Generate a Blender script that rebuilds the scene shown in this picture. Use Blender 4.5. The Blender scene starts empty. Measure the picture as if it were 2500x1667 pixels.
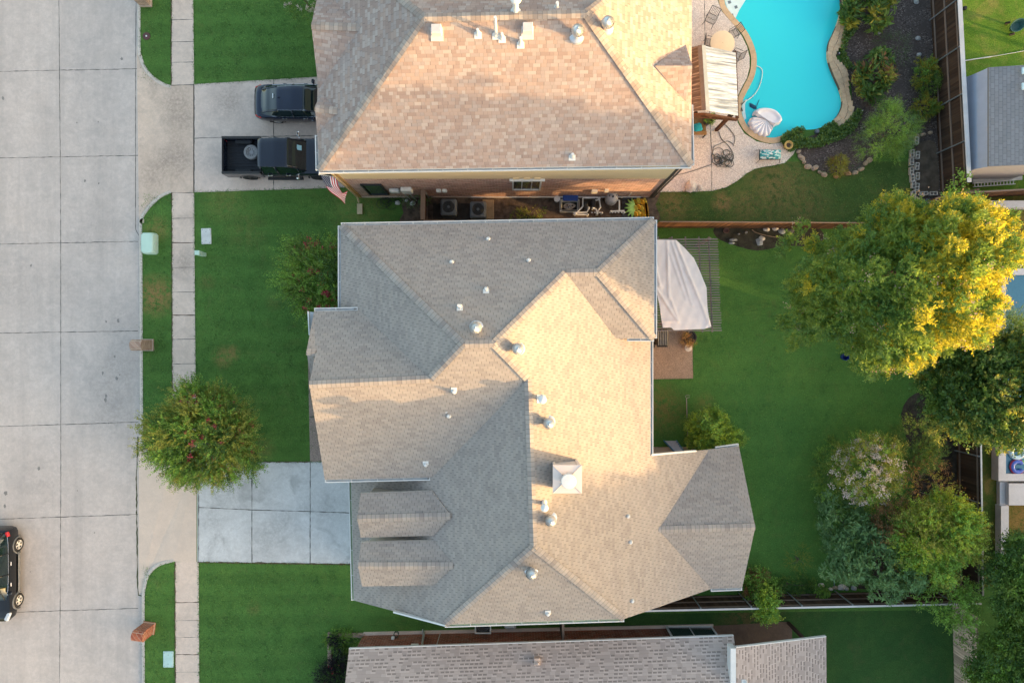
import bpy, math, random
import numpy as np
from mathutils import Vector, Matrix
random.seed(7); rng = np.random.default_rng(11)
scene = bpy.context.scene; COL = scene.collection
R = math.radians
# ---------------- camera, sky, sun, exposure ----------------
H, F = 37.0, 1669.0                      # drone height (m), focal length in 2500-px picture widths
cam = bpy.data.cameras.new('camera'); co = bpy.data.objects.new('camera', cam); COL.objects.link(co)
cam.sensor_width = 36; cam.lens = 36 * F / 2500; cam.clip_end = 3000; co.location = (0, 0, H)
scene.camera = co
SUN_EL, SUN_AZ = R(6.3), R(108)          # low sun, a little south of east
sdir = Vector((math.cos(SUN_EL) * math.sin(SUN_AZ), math.cos(SUN_EL) * math.cos(SUN_AZ), math.sin(SUN_EL)))
world = bpy.data.worlds.new('World'); scene.world = world; world.use_nodes = True
wn = world.node_tree; sky = wn.nodes.new('ShaderNodeTexSky'); sky.sky_type = 'NISHITA'; sky.sun_disc = False
sky.sun_elevation = SUN_EL; sky.sun_rotation = SUN_AZ; sky.air_density = 1.0; sky.dust_density = 4.6; sky.ozone_density = 0.6
bg = wn.nodes['Background']; bg.inputs['Strength'].default_value = 0.15
wn.links.new(sky.outputs[0], bg.inputs[0])
sl = bpy.data.lights.new('sun', 'SUN'); sl.energy = 2.5; sl.angle = R(0.6); sl.color = (0.72, 0.44, 0.19)
so = bpy.data.objects.new('sun', sl); COL.objects.link(so); so.location = (60, -10, 40)
so.rotation_euler = sdir.to_track_quat('Z', 'Y').to_euler()
vs = scene.view_settings; vs.view_transform = 'Standard'; vs.look = 'None'; vs.gamma = 1; vs.use_curve_mapping = False
vs.exposure = 2.62
scene.cycles.max_bounces = 6; scene.cycles.transparent_max_bounces = 12
scene.cycles.diffuse_bounces = 3; scene.cycles.use_denoising = True

def P(px, py, z=0.0):                    # real point at height z seen at that place of the photograph
    k = (H - z) / F
    return Vector(((px - 1250) * k, (833.5 - py) * k, z))

# ---------------- materials ----------------
class NT:
    def __init__(s, name):
        s.m = bpy.data.materials.new(name); s.m.use_nodes = True; s.t = s.m.node_tree
        s.b = s.t.nodes['Principled BSDF']; s.out = s.t.nodes['Material Output']
    def n(s, kind, **kw):
        d = s.t.nodes.new('ShaderNode' + kind)
        for k, v in kw.items():
            if k == 'ins':
                for a, b in v.items(): s.put(d.inputs[a], b)
            else: setattr(d, k, v)
        return d
    def put(s, sock, v):
        if hasattr(v, 'is_output'): s.t.links.new(v, sock)
        elif isinstance(v, (tuple, list)):
            sock.default_value = tuple(v) + ((1,) if len(v) == 3 and sock.type == 'RGBA' else ())
        else: sock.default_value = v
    def co(s, which='Object'): return s.n('TexCoord').outputs[which]
    def noise(s, vec, scale, detail=3, rough=.55, dist=0):
        return s.n('TexNoise', ins={'Vector': vec, 'Scale': scale, 'Detail': detail, 'Roughness': rough, 'Distortion': dist}).outputs['Fac']
    def math(s, op, a, b=0.0, c=0.0, clamp=False):
        d = s.n('Math', operation=op, use_clamp=clamp); s.put(d.inputs[0], a); s.put(d.inputs[1], b); s.put(d.inputs[2], c)
        return d.outputs[0]
    def mix(s, f, a, b, mode='MIX'):
        d = s.n('Mix', data_type='RGBA', blend_type=mode); s.put(d.inputs[0], f); s.put(d.inputs[6], a); s.put(d.inputs[7], b)
        return d.outputs[2]
    def rng(s, v, a, b, c=0., d=1.):
        return s.n('MapRange', ins={0: v, 1: a, 2: b, 3: c, 4: d}).outputs[0]
    def ramp(s, f, stops, interp='LINEAR'):
        d = s.n('ValToRGB'); s.put(d.inputs[0], f); e = d.color_ramp; e.interpolation = interp
        while len(e.elements) < len(stops): e.elements.new(.5)
        for el, (p, c) in zip(e.elements, stops): el.position = p; el.color = tuple(c) + (1,)
        return d.outputs[0]
    def bump(s, h, strength=.3, dist=.02):
        s.put(s.b.inputs['Normal'], s.n('Bump', ins={'Strength': strength, 'Distance': dist, 'Height': h}).outputs[0])
    def fin(s, col, rough=.85, metal=0., spec=.3):
        s.put(s.b.inputs['Base Color'], col); s.put(s.b.inputs['Roughness'], rough)
        s.put(s.b.inputs['Metallic'], metal); s.put(s.b.inputs['Specular IOR Level'], spec); return s.m

def sc(c, k): return tuple(min(1, x * k) for x in c)
def plain(name, c, rough=.7, v=.15, scale=6., metal=0., spec=.4, bump=0.):
    t = NT(name); f = t.noise(t.co(), scale, 4, .6)
    col = t.mix(t.rng(f, .3, .7), sc(c, 1 - v), sc(c, 1 + v))
    if bump: t.bump(f, bump)
    return t.fin(col, rough, metal, spec)
def concrete(name, c, stain=.25, warm=(.06, .03, 0), mott=1.0, pebble=False, gutter=False, spots=()):
    t = NT(name); v = t.co()
    a = t.rng(t.noise(v, .33, 5, .6), .35, .68); b = t.rng(t.noise(v, 1.7, 6, .68, .4), .38, .66); d = t.noise(v, 26, 3, .7)
    e = t.rng(t.noise(v, .75, 7, .72, .8), .52, .72)
    col = t.mix(a, sc(c, 1 - .10 * mott), tuple(x * (1 + .06 * mott) + w for x, w in zip(c, warm)))
    col = t.mix(t.math('MULTIPLY', b, .8 * mott), col, tuple(x * 1.2 + w * .5 for x, w in zip(c, warm)))
    h = t.rng(t.noise(v, 5.5, 7, .78, .3), .42, .62); col = t.mix(t.math('MULTIPLY', h, .38 * mott), col, sc(c, .74))
    col = t.mix(t.math('MULTIPLY', e, stain), col, sc(c, .45))
    col = t.mix(t.math('MULTIPLY', t.rng(d, .35, .65), .3), col, sc(c, .68))
    for px, py, r, k in spots:             # spilt oil and damp marks with soft ragged edges
        q = t.n('VectorMath', operation='DISTANCE', ins={0: t.n('VectorMath', operation='ADD', ins={0: v, 1: t.n('VectorMath', operation='SCALE', ins={0: t.n('TexNoise', ins={'Vector': v, 'Scale': 1.6, 'Detail': 4}).outputs['Color'], 'Scale': r*.9}).outputs[0]}).outputs[0], 1: tuple(P(px, py)+Vector((r*.45, r*.45, r*.45)))}).outputs['Value']
        q = t.math('MULTIPLY', t.rng(q, r, r*.1), t.rng(t.noise(v, 7, 5, .75), .3, .6)); col = t.mix(t.math('MULTIPLY', q, k), col, sc(c, .34))
    if gutter:                            # drip and tyre grime lies in long bands down the lanes
        s = t.n('Mapping', ins={'Vector': v, 'Scale': (1.0, .05, 1)}).outputs[0]
        g = t.rng(t.noise(s, 1.1, 5, .65), .45, .7); col = t.mix(t.math('MULTIPLY', g, .42), col, sc(c, .66))
    if pebble:
        vo = t.n('TexVoronoi', ins={'Vector': v, 'Scale': 34.}); pc = t.ramp(t.n('SeparateColor', ins={0: vo.outputs['Color']}).outputs[0],
            [(0, sc(c, .5)), (.35, sc(c, .85)), (.7, sc(c, 1.15)), (1, sc(c, 1.6))]); col = t.mix(.55, col, pc); t.bump(vo.outputs['Distance'], .25)
    else: t.bump(t.noise(v, 60, 3, .7), .12)
    return t.fin(col, .9)
def lawn(name, dark, light, dry, dryness=.0, patches=(), stripes=0.):
    t = NT(name); v = t.co()
    a = t.rng(t.noise(v, .28, 4, .6, .3), .33, .68); b = t.rng(t.noise(v, 1.5, 5, .65), .34, .68); d = t.rng(t.noise(v, 16, 3, .75), .3, .7); f = t.noise(v, 55, 2, .8)
    col = t.mix(t.math('ADD', t.math('MULTIPLY', a, .55), t.math('MULTIPLY', b, .45)), dark, light)
    if stripes:
        w = t.math('SINE', t.math('MULTIPLY', t.n('SeparateXYZ', ins={0: v}).outputs[1], 5.5))
        col = t.mix(t.math('MULTIPLY', t.rng(w, -.4, .6), stripes), col, sc(light, 1.25))
    w2 = t.rng(t.noise(v, .55, 7, .7, .5), .48, .7); col = t.mix(t.math('MULTIPLY', w2, .45), col, tuple(a*1.1+b for a, b in zip(light, (.03,.012,.0))))
    w3 = t.rng(t.noise(v, 3.6, 6, .75), .5, .72); col = t.mix(t.math('MULTIPLY', w3, .5), col, sc(dark, .62))
    w4 = t.rng(t.noise(v, .9, 8, .78, 1.0), .57, .68); col = t.mix(t.math('MULTIPLY', w4, .35), col, (.16,.14,.06))
    dm = t.math('MULTIPLY', t.rng(t.noise(v, .8, 6, .7, .6), .56 - .1 * dryness, .74), dryness, clamp=True)
    for (x, y, r, k) in patches:
        q = t.n('VectorMath', operation='DISTANCE', ins={0: v, 1: (x, y, 0)}).outputs['Value']
        q = t.math('MULTIPLY', t.rng(q, r, r * .25), t.rng(t.noise(v, 3.2, 6, .75), .40, .52)); dm = t.math('MAXIMUM', dm, t.math('MULTIPLY', q, k), clamp=True)
    col = t.mix(dm, col, dry)
    col = t.mix(t.math('MULTIPLY', d, .55), sc(dark, .45), col) if False else t.mix(t.math('MULTIPLY', t.math('SUBTRACT', 1., d), .62), col, sc(dark, .45))
    col = t.mix(t.math('MULTIPLY', t.rng(f, .58, .78), .35), col, sc(light, 1.8))
    t.bump(t.math('ADD', f, d), .5, .03); return t.fin(col, .95, 0, .1)
def shingle(name, cols, w=.33, h=.143, slot=.10, wear=.25, rowshade=.12, rnd=False, contrast=1., slotk=.4):
    t = NT(name); uv = t.n('UVMap').outputs[0]; s = t.n('SeparateXYZ', ins={0: uv})
    row = t.math('DIVIDE', s.outputs[1], h); ri = t.math('FLOOR', row); rf = t.math('FRACT', row)
    off = t.n('TexWhiteNoise', noise_dimensions='1D', ins={'W': ri}).outputs[0] if rnd else t.math('MULTIPLY', ri, .39)
    u = t.math('ADD', t.math('DIVIDE', s.outputs[0], w), off)
    if rnd: u = t.math('ADD', u, t.math('MULTIPLY', t.math('SINE', t.math('ADD', t.math('MULTIPLY', u, 2.1), t.math('MULTIPLY', ri, 1.7))), .28))
    ui = t.math('FLOOR', u); uf = t.math('FRACT', u)
    cell = t.n('CombineXYZ', ins={0: ui, 1: ri}).outputs[0]
    wn_ = t.n('TexWhiteNoise', noise_dimensions='2D', ins={'Vector': cell}).outputs[0]
    col = t.ramp(wn_, [(i / len(cols), c) for i, c in enumerate(cols)], 'CONSTANT')
    base = tuple(sum(c[k] for c in cols) / len(cols) for k in range(3))
    if contrast < 1: col = t.mix(contrast, base, col)
    o = t.co()
    col = t.mix(t.math('MULTIPLY', t.rng(t.noise(o, .55, 5, .62), .4, .7), wear), col, sc(base, 1.22))
    col = t.mix(t.math('MULTIPLY', t.rng(t.noise(o, 1.3, 4, .6), .5, .75), wear * .8), col, sc(base, .72))
    col = t.mix(t.math('MULTIPLY', t.rng(t.noise(o, 45, 2, .8), .35, .65), .16), col, sc(base, .6))
    sl_ = t.math('MULTIPLY', t.math('LESS_THAN', uf, slot), slotk)
    rd = t.math('MULTIPLY', t.rng(rf, .22, 0.), rowshade)  # shadow line painted along the lower edge of each course
    col = t.mix(t.math('MAXIMUM', sl_, rd), col, sc(base, .28))
    t.bump(t.math('SUBTRACT', t.math('SUBTRACT', 1., rf), t.math('MULTIPLY', sl_, .8)), .45, .012)
    return t.fin(col, .92, 0, .2)
def dashroof(name, lightc, darkc, w=.24, h=.165):
    t = NT(name); s = t.n('SeparateXYZ', ins={0: t.n('UVMap').outputs[0]}); row = t.math('DIVIDE', s.outputs[1], h); ri = t.math('FLOOR', row); rf = t.math('FRACT', row)
    u = t.math('ADD', t.math('DIVIDE', s.outputs[0], w), t.math('MULTIPLY', t.n('TexWhiteNoise', noise_dimensions='1D', ins={'W': ri}).outputs[0], 7.)); ui = t.math('FLOOR', u); uf = t.math('FRACT', u)
    r = t.n('TexWhiteNoise', noise_dimensions='2D', ins={'Vector': t.n('CombineXYZ', ins={0: ui, 1: ri}).outputs[0]}).outputs[0]
    col = t.ramp(r, [(0, sc(lightc, .8)), (.25, sc(lightc, .95)), (.5, lightc), (.75, sc(lightc, 1.1))], 'CONSTANT')
    m = t.math('MULTIPLY', t.math('MULTIPLY', t.math('GREATER_THAN', r, .42), t.math('LESS_THAN', rf, .48)), t.math('LESS_THAN', uf, .8)); col = t.mix(t.math('MULTIPLY', m, .85), col, darkc)
    col = t.mix(t.math('MULTIPLY', t.rng(rf, .12, 0.), .25), col, sc(darkc, .6)); col = t.mix(t.math('MULTIPLY', t.rng(t.noise(t.co(), .6, 5, .6), .4, .7), .2), col, sc(lightc, 1.15))  # row shade line painted into the colour, then random pale patches
    t.bump(t.math('SUBTRACT', 1., rf), .4, .012); return t.fin(col, .92, 0, .2)
def brickmat(name, c1, c2, mortar, w=.2, h=.075):
    t = NT(name); g = t.co(); s = t.n('SeparateXYZ', ins={0: g}); v = t.n('CombineXYZ', ins={0: t.math('ADD', s.outputs[0], s.outputs[1]), 1: s.outputs[2]}).outputs[0]
    b = t.n('TexBrick', ins={'Vector': v, 'Color1': c1, 'Color2': c2, 'Mortar': mortar, 'Scale': 1., 'Mortar Size': .008, 'Brick Width': w, 'Row Height': h})
    col = t.mix(t.math('MULTIPLY', t.rng(t.noise(g, 2.5, 5, .7), .5, .7), .5), b.outputs[0], sc(mortar, .9)); t.bump(b.outputs[1], -.3); return t.fin(col, .9)
def woodmat(name, c, board=.14, axis=0, v=.35, along=(1, 1, .06)):
    t = NT(name); g = t.co(); f = t.noise(t.n('Mapping', ins={'Vector': g, 'Scale': along}).outputs[0], 9, 5, .65)
    i = t.n('NewGeometry').outputs['Random Per Island']
    col = t.mix(t.rng(f, .3, .7), sc(c, 1 - v), sc(c, 1 + v)); col = t.mix(t.math('MULTIPLY', i, .75), col, sc(c, .38))
    t.bump(f, .3); return t.fin(col, .85)
def leafmat(name, c, var=.45, trans=.38, tip=None):
    t = NT(name); i = t.n('NewGeometry').outputs['Random Per Island']
    col = t.ramp(i, [(0, sc(c, 1 - var)), (.55, c), (1, tip or sc(c, 1 + var))])
    d = t.n('BsdfDiffuse', ins={0: col}); tr = t.n('BsdfTranslucent', ins={0: t.mix(.5, col, sc((c[0] * 1.9, c[1] * 1.5, c[2] * .7), 1.2))})
    gl = t.n('BsdfGlossy', ins={0: (.6, .6, .6), 'Roughness': .5})
    m1 = t.n('MixShader', ins={0: trans, 1: d.outputs[0], 2: tr.outputs[0]}); m2 = t.n('MixShader', ins={0: .03, 1: m1.outputs[0], 2: gl.outputs[0]})
    t.t.links.new(m2.outputs[0], t.out.inputs[0]); return t.m
def paint(name, c, rough=.10, metal=.0, coat=.25):
    t = NT(name); f = t.noise(t.co(), 3, 4, .6); m = t.fin(t.mix(f, sc(c, .8), sc(c, 1.2)), rough, metal, .5)
    t.b.inputs['Coat Weight'].default_value = coat; t.b.inputs['Coat Roughness'].default_value = .06; return m
def glassy(name, c, rough=.06):
    t = NT(name); f = t.noise(t.co(), 1.2, 2); return t.fin(t.mix(f, sc(c, .7), sc(c, 1.3)), rough, 0, .8)

# ---------------- mesh building ----------------
class MB:
    def __init__(s): s.v = []; s.f = []; s.m = []; s.uv = {}
    def add(s, vs, fs, mi=0, uvs=None):
        o = len(s.v); s.v += [tuple(p) for p in vs]
        for k, f in enumerate(fs):
            if uvs: s.uv[len(s.f)] = uvs[k]
            s.f.append(tuple(i + o for i in f)); s.m.append(mi)
        return s
    def poly(s, pts, mi=0): return s.add(pts, [tuple(range(len(pts)))], mi)
    def box(s, c, d, rz=0., mi=0, tilt=None):
        x, y, z = [q / 2 for q in d]
        vs = [Vector(p) for p in ((-x,-y,-z),(x,-y,-z),(x,y,-z),(-x,y,-z),(-x,-y,z),(x,-y,z),(x,y,z),(-x,y,z))]
        M = Matrix.Rotation(rz, 3, 'Z')
        if tilt: M = M @ tilt
        return s.add([M @ p + Vector(c) for p in vs], [(3,2,1,0),(4,5,6,7),(0,1,5,4),(1,2,6,5),(2,3,7,6),(3,0,4,7)], mi)
    def bb(s, x0, x1, y0, y1, z0, z1, mi=0): return s.box(((x0+x1)/2, (y0+y1)/2, (z0+z1)/2), (x1-x0, y1-y0, z1-z0), 0, mi)
    def rbox(s, c, d, r=.04, rz=0., mi=0, tilt=None):       # box with bevelled edges
        X, Y, Z = [q / 2 for q in d]; r = min(r, X * .9, Y * .9, Z * .9); vs = []
        lv = [(-Z, r), (-Z + r, 0), (Z - r, 0), (Z, r)]
        M = Matrix.Rotation(rz, 3, 'Z')
        if tilt: M = M @ tilt
        for z, i in lv:
            a, b = X - i, Y - i; k = r * .8
            for p in ((a-k,-b),(a,-b+k),(a,b-k),(a-k,b),(-a+k,b),(-a,b-k),(-a,-b+k),(-a+k,-b)): vs.append(M @ Vector((p[0], p[1], z)) + Vector(c))
        fs = [tuple(range(7, -1, -1)), tuple(range(24, 32))]
        for j in range(3):
            for i in range(8): fs.append((j*8+i, j*8+(i+1) % 8, j*8+8+(i+1) % 8, j*8+8+i))
        return s.add(vs, fs, mi)
    def prism(s, pts, z0, z1, mi=0, mside=None):
        n = len(pts); vs = [(p[0], p[1], z0) for p in pts] + [(p[0], p[1], z1) for p in pts]
        s.add(vs, [tuple(range(2*n-1, n-1, -1))[::-1]], mi)
        o = len(s.v) - 2*n
        for i in range(n): s.f.append((o+i, o+(i+1) % n, o+n+(i+1) % n, o+n+i)); s.m.append(mi if mside is None else mside)
        return s
    def tube(s, path, r, n=8, mi=0, r2=None, cap=True):
        path = [Vector(p) for p in path]; vs = []; L = len(path); prev = None
        for i, p in enumerate(path):
            d = (path[min(i+1, L-1)] - path[max(i-1, 0)]).normalized() if L > 1 else Vector((0,0,1))
            a = d.orthogonal().normalized() if prev is None else (prev - d * prev.dot(d)).normalized()
            prev = a; b = d.cross(a); q = r if r2 is None else r + (r2 - r) * i / max(1, L-1)
            vs += [p + (a * math.cos(2*math.pi*k/n) + b * math.sin(2*math.pi*k/n)) * q for k in range(n)]
        fs = [(i*n+k, i*n+(k+1) % n, (i+1)*n+(k+1) % n, (i+1)*n+k) for i in range(L-1) for k in range(n)]
        if cap: fs += [tuple(range(n-1, -1, -1)), tuple(range((L-1)*n, L*n))]
        return s.add(vs, fs, mi)
    def lathe(s, c, prof, n=16, mi=0, axis='z', M=None, sx=1., sy=1., cap=True):
        c = Vector(c); vs = []
        for r, z in prof:
            for k in range(n):
                a = 2*math.pi*k/n; p = Vector((r*math.cos(a)*sx, r*math.sin(a)*sy, z))
                if axis == 'y': p = Vector((p.x, p.z, p.y))
                if axis == 'x': p = Vector((p.z, p.x, p.y))
                vs.append((M @ p if M else p) + c)
        L = len(prof); fs = [(i*n+k, i*n+(k+1) % n, (i+1)*n+(k+1) % n, (i+1)*n+k) for i in range(L-1) for k in range(n)]
        if cap and prof[0][0] > 1e-4: fs.append(tuple(range(n-1, -1, -1)))
        if cap and prof[-1][0] > 1e-4: fs.append(tuple(range((L-1)*n, L*n)))
        return s.add(vs, fs, mi)
    def ball(s, c, r, n=12, mi=0, sz=1.): return s.lathe(c, [(r*math.sin(math.pi*i/8)+1e-5*(i in (0, 8)), -r*sz*math.cos(math.pi*i/8)) for i in range(9)], n, mi)
    def rock(s, c, d, seed=0, mi=0, n=9):
        q = random.Random(seed); c = Vector(c); vs = []; rows = 5
        for j in range(rows):
            t = j/(rows-1); rr = (.82, 1.0, .95, .68, .18)[j]
            for k in range(n):
                a = 2*math.pi*k/n + .2*j; e = rr*(1+q.uniform(-.17, .17)); sq = 1/max(abs(math.cos(a)), abs(math.sin(a)))**.45
                vs.append(c + Vector((math.cos(a)*d[0]/2*e*sq, math.sin(a)*d[1]/2*e*sq, d[2]*t*(1+q.uniform(-.06, .06)))))
        fs = [(j*n+k, j*n+(k+1) % n, (j+1)*n+(k+1) % n, (j+1)*n+k) for j in range(rows-1) for k in range(n)] + [tuple(range((rows-1)*n, rows*n))]
        return s.add(vs, fs, mi)
    def strip(s, path, w, z=0., mi=0, jit=0.):           # flat ribbon along a path (seams, cracks, borders)
        pts = [Vector((p[0], p[1], 0)) for p in path]
        if jit:
            q = []
            for a, b in zip(pts, pts[1:]):
                n = max(1, int((b-a).length/.18)); q += [a + (b-a)*i/n for i in range(n)]
            pts = q + [pts[-1]]
        vs = []; L = len(pts)
        for i, p in enumerate(pts):
            d = (pts[min(i+1, L-1)] - pts[max(i-1, 0)]).normalized(); n = Vector((-d.y, d.x, 0))
            o = n * random.uniform(-jit, jit)*.6; hw = w/2*(1+(random.uniform(-.55, .8) if jit else 0))
            vs += [p+o+n*hw+Vector((0, 0, z)), p+o-n*hw+Vector((0, 0, z))]
        return s.add(vs, [(2*i, 2*i+1, 2*i+3, 2*i+2) for i in range(L-1)], mi)
    def build(s, name, mats, parent=None, smooth=False, root=None, auto=None):
        r = root or parent
        off = Vector((0, 0, 0))
        q = r
        while q is not None: off += q.location; q = q.parent
        me = bpy.data.meshes.new(name); vs = np.array(s.v, dtype=float).reshape(-1, 3) - np.array(off)
        me.from_pydata(vs.tolist(), [], s.f)
        for m in (mats if isinstance(mats, (list, tuple)) else [mats]): me.materials.append(m)
        if any(s.m): me.polygons.foreach_set('material_index', s.m)
        if s.uv:
            ul = me.uv_layers.new(name='UVMap')
            for fi, us in s.uv.items():
                p = me.polygons[fi]
                for k, li in enumerate(p.loop_indices): ul.data[li].uv = us[k]
        if smooth: me.polygons.foreach_set('use_smooth', [True]*len(s.f))
        me.update()
        if smooth and auto: me.set_sharp_from_angle(angle=R(auto))
        o = bpy.data.objects.new(name, me); COL.objects.link(o)
        if parent is not None: o.parent = parent
        return o
def tag(o, label, cat, group=None):
    o['label'] = label; o['category'] = cat
    if group: o['group'] = group
    return o
def thing(name, label, cat, loc, group=None):
    o = bpy.data.objects.new(name, None); COL.objects.link(o); o.location = loc; o.empty_display_size = .2
    return tag(o, label, cat, group)
def struct(mb, name, mats, **k):
    o = mb.build(name, mats, **k); o['kind'] = 'structure'; return o
def one(mb, name, mats, label, cat, group=None, loc=None, **k):   # a thing that is a single mesh, origin at its base
    v = np.array(mb.v); c = loc if loc is not None else ((v[:, 0].min()+v[:, 0].max())/2, (v[:, 1].min()+v[:, 1].max())/2, v[:, 2].min())
    mb.v = [tuple(np.array(p) - np.array(c)) for p in mb.v]; o = mb.build(name, mats, **k); o.location = c
    return tag(o, label, cat, group)
def dup(o, loc, label=None, rz=None, scale=None, parent=None):
    c = o.copy(); COL.objects.link(c); c.parent = parent
    if parent is None:
        c.location = loc
        if label: c['label'] = label
        if rz is not None: c.rotation_euler = (0, 0, rz)
        if scale: c.scale = (scale,)*3 if not isinstance(scale, tuple) else scale
    for ch in [x for x in o.children]: dup(ch, None, parent=c)
    return c
def G(pts, z=0.): return [P(x, y, z) for x, y in pts]
def smoothpoly(pts, n=4, closed=True):                    # Catmull-Rom
    L = len(pts); out = []
    for i in range(L if closed else L-1):
        p = [Vector(pts[(i+k) % L] if closed else pts[max(0, min(L-1, i+k))]) for k in (-1, 0, 1, 2)]
        for j in range(n):
            t = j/n; out.append(.5*((2*p[1])+(-p[0]+p[2])*t+(2*p[0]-5*p[1]+4*p[2]-p[3])*t*t+(-p[0]+3*p[1]-3*p[2]+p[3])*t**3))
    if not closed: out.append(Vector(pts[-1]))
    return out
# ---------------- ground, street, pavements, water ----------------
from mathutils.geometry import tessellate_polygon
def sheet(mb, pts, mi=0, holes=(), zf=None):
    loops = [[Vector((p[0], p[1], 0)) for p in pts]] + [[Vector((p[0], p[1], 0)) for p in h] for h in holes]
    flat = [p for l in ([pts] + list(holes)) for p in l]
    vs = [Vector((p[0], p[1], zf(p) if zf else (p[2] if len(p) > 2 else 0))) for p in flat]
    tris = []
    for t in tessellate_polygon(loops):
        a, b, c = [vs[i] for i in t]
        tris.append(tuple(t) if (b-a).cross(c-a).z > 0 else tuple(reversed(t)))
    return mb.add(vs, tris, mi)
RZ = -.12
m_road = concrete('street_concrete', (.52, .465, .43), .14, (.045, .02, 0), 1.05, gutter=True, spots=[(295,900,2.4,.38),(270,1010,2.2,.35),(150,700,2.2,.15),(280,780,1.8,.28),(20,700,2.0,.25),(230,560,2.,.18),(100,1180,2.2,.2)])
m_walk = concrete('sidewalk_concrete', (.64, .52, .44), .34, spots=[(450,630,.8,.6),(448,660,.7,.5),(455,535,.6,.35),(450,860,.5,.3)])
m_apron = concrete('stained_apron_concrete', (.62, .49, .40), .5, spots=[(430,240,1.5,.5),(440,300,1.4,.45),(400,400,1.6,.5),(440,380,1.2,.5),(360,440,1.2,.35)])
m_apron2 = concrete('tan_apron_concrete', (.64, .52, .43), .06, mott=.5)
m_drive = concrete('pinkish_drive_concrete', (.60, .50, .44), .25, spots=[(560,250,1.5,.55),(600,420,1.2,.3),(520,400,1.2,.25)])
m_drive2 = concrete('pale_blue_drive_concrete', (.55, .55, .54), .62, (.04, .05, .06), spots=[(545,1185,1.5,.5),(520,1270,1.2,.4),(650,1325,1.5,.45),(690,1270,1.2,.35),(800,1240,1.3,.35),(640,1200,1.3,.25)])
m_kerb = concrete('kerb_concrete', (.58, .51, .45), .2)
m_joint = plain('joint_tar', (.10, .10, .09), .9); m_crackgrass = plain('joint_weeds', (.05, .06, .025), .95)
m_stain = plain('oil_stain', (.22, .205, .19), .8)
m_soil_shade = plain('edge_soil_shade', (.09, .06, .04), .95, .4, 20)  # brown soil tone; beside the sidewalk it paints the grass edge's shadow
LW = [(343,-80),(343,112),(346,135),(353,158),(366,178),(384,194),(404,205),(418,209),(474,207),(474,471),(418,471),(393,483),(368,506),(352,528),(345.5,549),(347,570),
      (349,1010),(350,1066),(353,1085),(364,1103),(384,1117),(418,1125),(480,1128),(480,1372),(425,1370),(393,1379),(375,1391),(362,1410),(355,1440),(353,1480),(354,1760)]
POOL = [(1766,0),(1773,22),(1793,46),(1819,75),(1835,105),(1844,134),(1844.5,163),(1838,191),(1822,223),(1811,247),(1808,271),(1814,293),(1829,316),(1854,332),(1880,339),(1903,336),
        (1927,324),(1956,318),(1988,316),(2010,309),(2033,297),(2050,276),(2056.5,249),(2050,220),(2037,191),(2026,163),(2020.5,137),(2023,108),(2033,86),(2045,57),(2052,29),(2054,0),(2046,-45),(2000,-90),(1930,-115),(1850,-105),(1792,-70),(1765,-32)]
pool_loop = smoothpoly(G(POOL), 3)
g = MB(); g.poly([(-900,-900,-.45),(900,-900,-.45),(900,900,-.45),(-900,900,-.45)])
struct(g, 'ground', lawn('far_grass', (.02,.06,.015), (.04,.09,.02), (.12,.10,.05), .5))
m_lawn = lawn('front_grass', (.066,.150,.034), (.108,.235,.052), (.36,.22,.09), .10,
    [(*P(380,722).xy, 1.35, 1.), (*P(405,715).xy, .6, .9), (*P(383,560).xy, .9, .5), (*P(545,872).xy, .75, .7), (*P(565,862).xy, .6, .7), (*P(550,490).xy, 1.6, .25), (*P(600,560).xy, 1.5, .2), (*P(480,1010).xy, .8, .3), (*P(640,1095).xy, .9, .35), (*P(1612,1000).xy, 1.6, .55), (*P(1720,985).xy, .7, .3),
     (*P(505,690).xy, .6, .25), (*P(670,738).xy, .6, .2), (*P(620,1485).xy, .5, .3), (*P(880,500).xy, 2.2, .25)], .3)
g = MB(); outer = G(LW) + [Vector((80,-60,0)), Vector((80,60,0))]
sheet(g, outer, holes=[pool_loop]); struct(g, 'lawn', m_lawn)
g = MB(); sheet(g, [P(-650,-400,RZ), P(346,-400,RZ), P(350,2200,RZ), P(-650,2200,RZ)])
def jl(mb, pts, w=.028, z=.003, mi=1, jit=.015): mb.strip([P(x, y, z) for x, y in pts], w, z, mi, jit)
jr = MB()
for x0, x1 in ((143, 148.5),): jl(g, [(x0,-100),(148,500),(148.5,1200),(145,1780)], .022, RZ+.004, 1, .012)
for yl, yr in ((175,168.5),(386,380),(596,589.5),(813,808),(1041,1030),(1267,1255),(1495,1484),(-40,-45)): jl(g, [(-60,yl+1.5),(148,(yl*.55+yr*.45)),(337,yr)], .026, RZ+.004, 1, .018)
jl(g, [(333,-80),(331,118),(331,560),(339,575)], .025, RZ+.004, 1, .01); jl(g, [(337,1066),(333,1160),(336,1440),(338,1452),(346,1453)], .05, RZ+.004, 2, .03)
for x, y, s in ((241,448,.10),(259,785,.10),(289,783,.17),(251,911,.15),(285,924,.17),(258,975,.2),(259,966,.16),(95,1143,.17),(14,1203,.22),(12,1235,.16),(207,442,.13),(280,870,.12),(8,240,.16),(76,648,.12),(292,915,.08),(231,1300,.07),(189,1197,.07),(74,1395,.06),(265,1033,.06),(188,300,.08),(240,298,.07),(297,144,.16)):
    c = P(x, y, RZ); s *= .75; g.poly([(c.x+math.cos(a)*s*random.uniform(.4,1)*.8, c.y+math.sin(a)*s*random.uniform(.5,1.1), RZ+.003) for a in [i*math.pi/5 for i in range(10)]], 3)
struct(g, 'street', [m_road, m_joint, m_crackgrass, m_stain])
g = MB()
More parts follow.
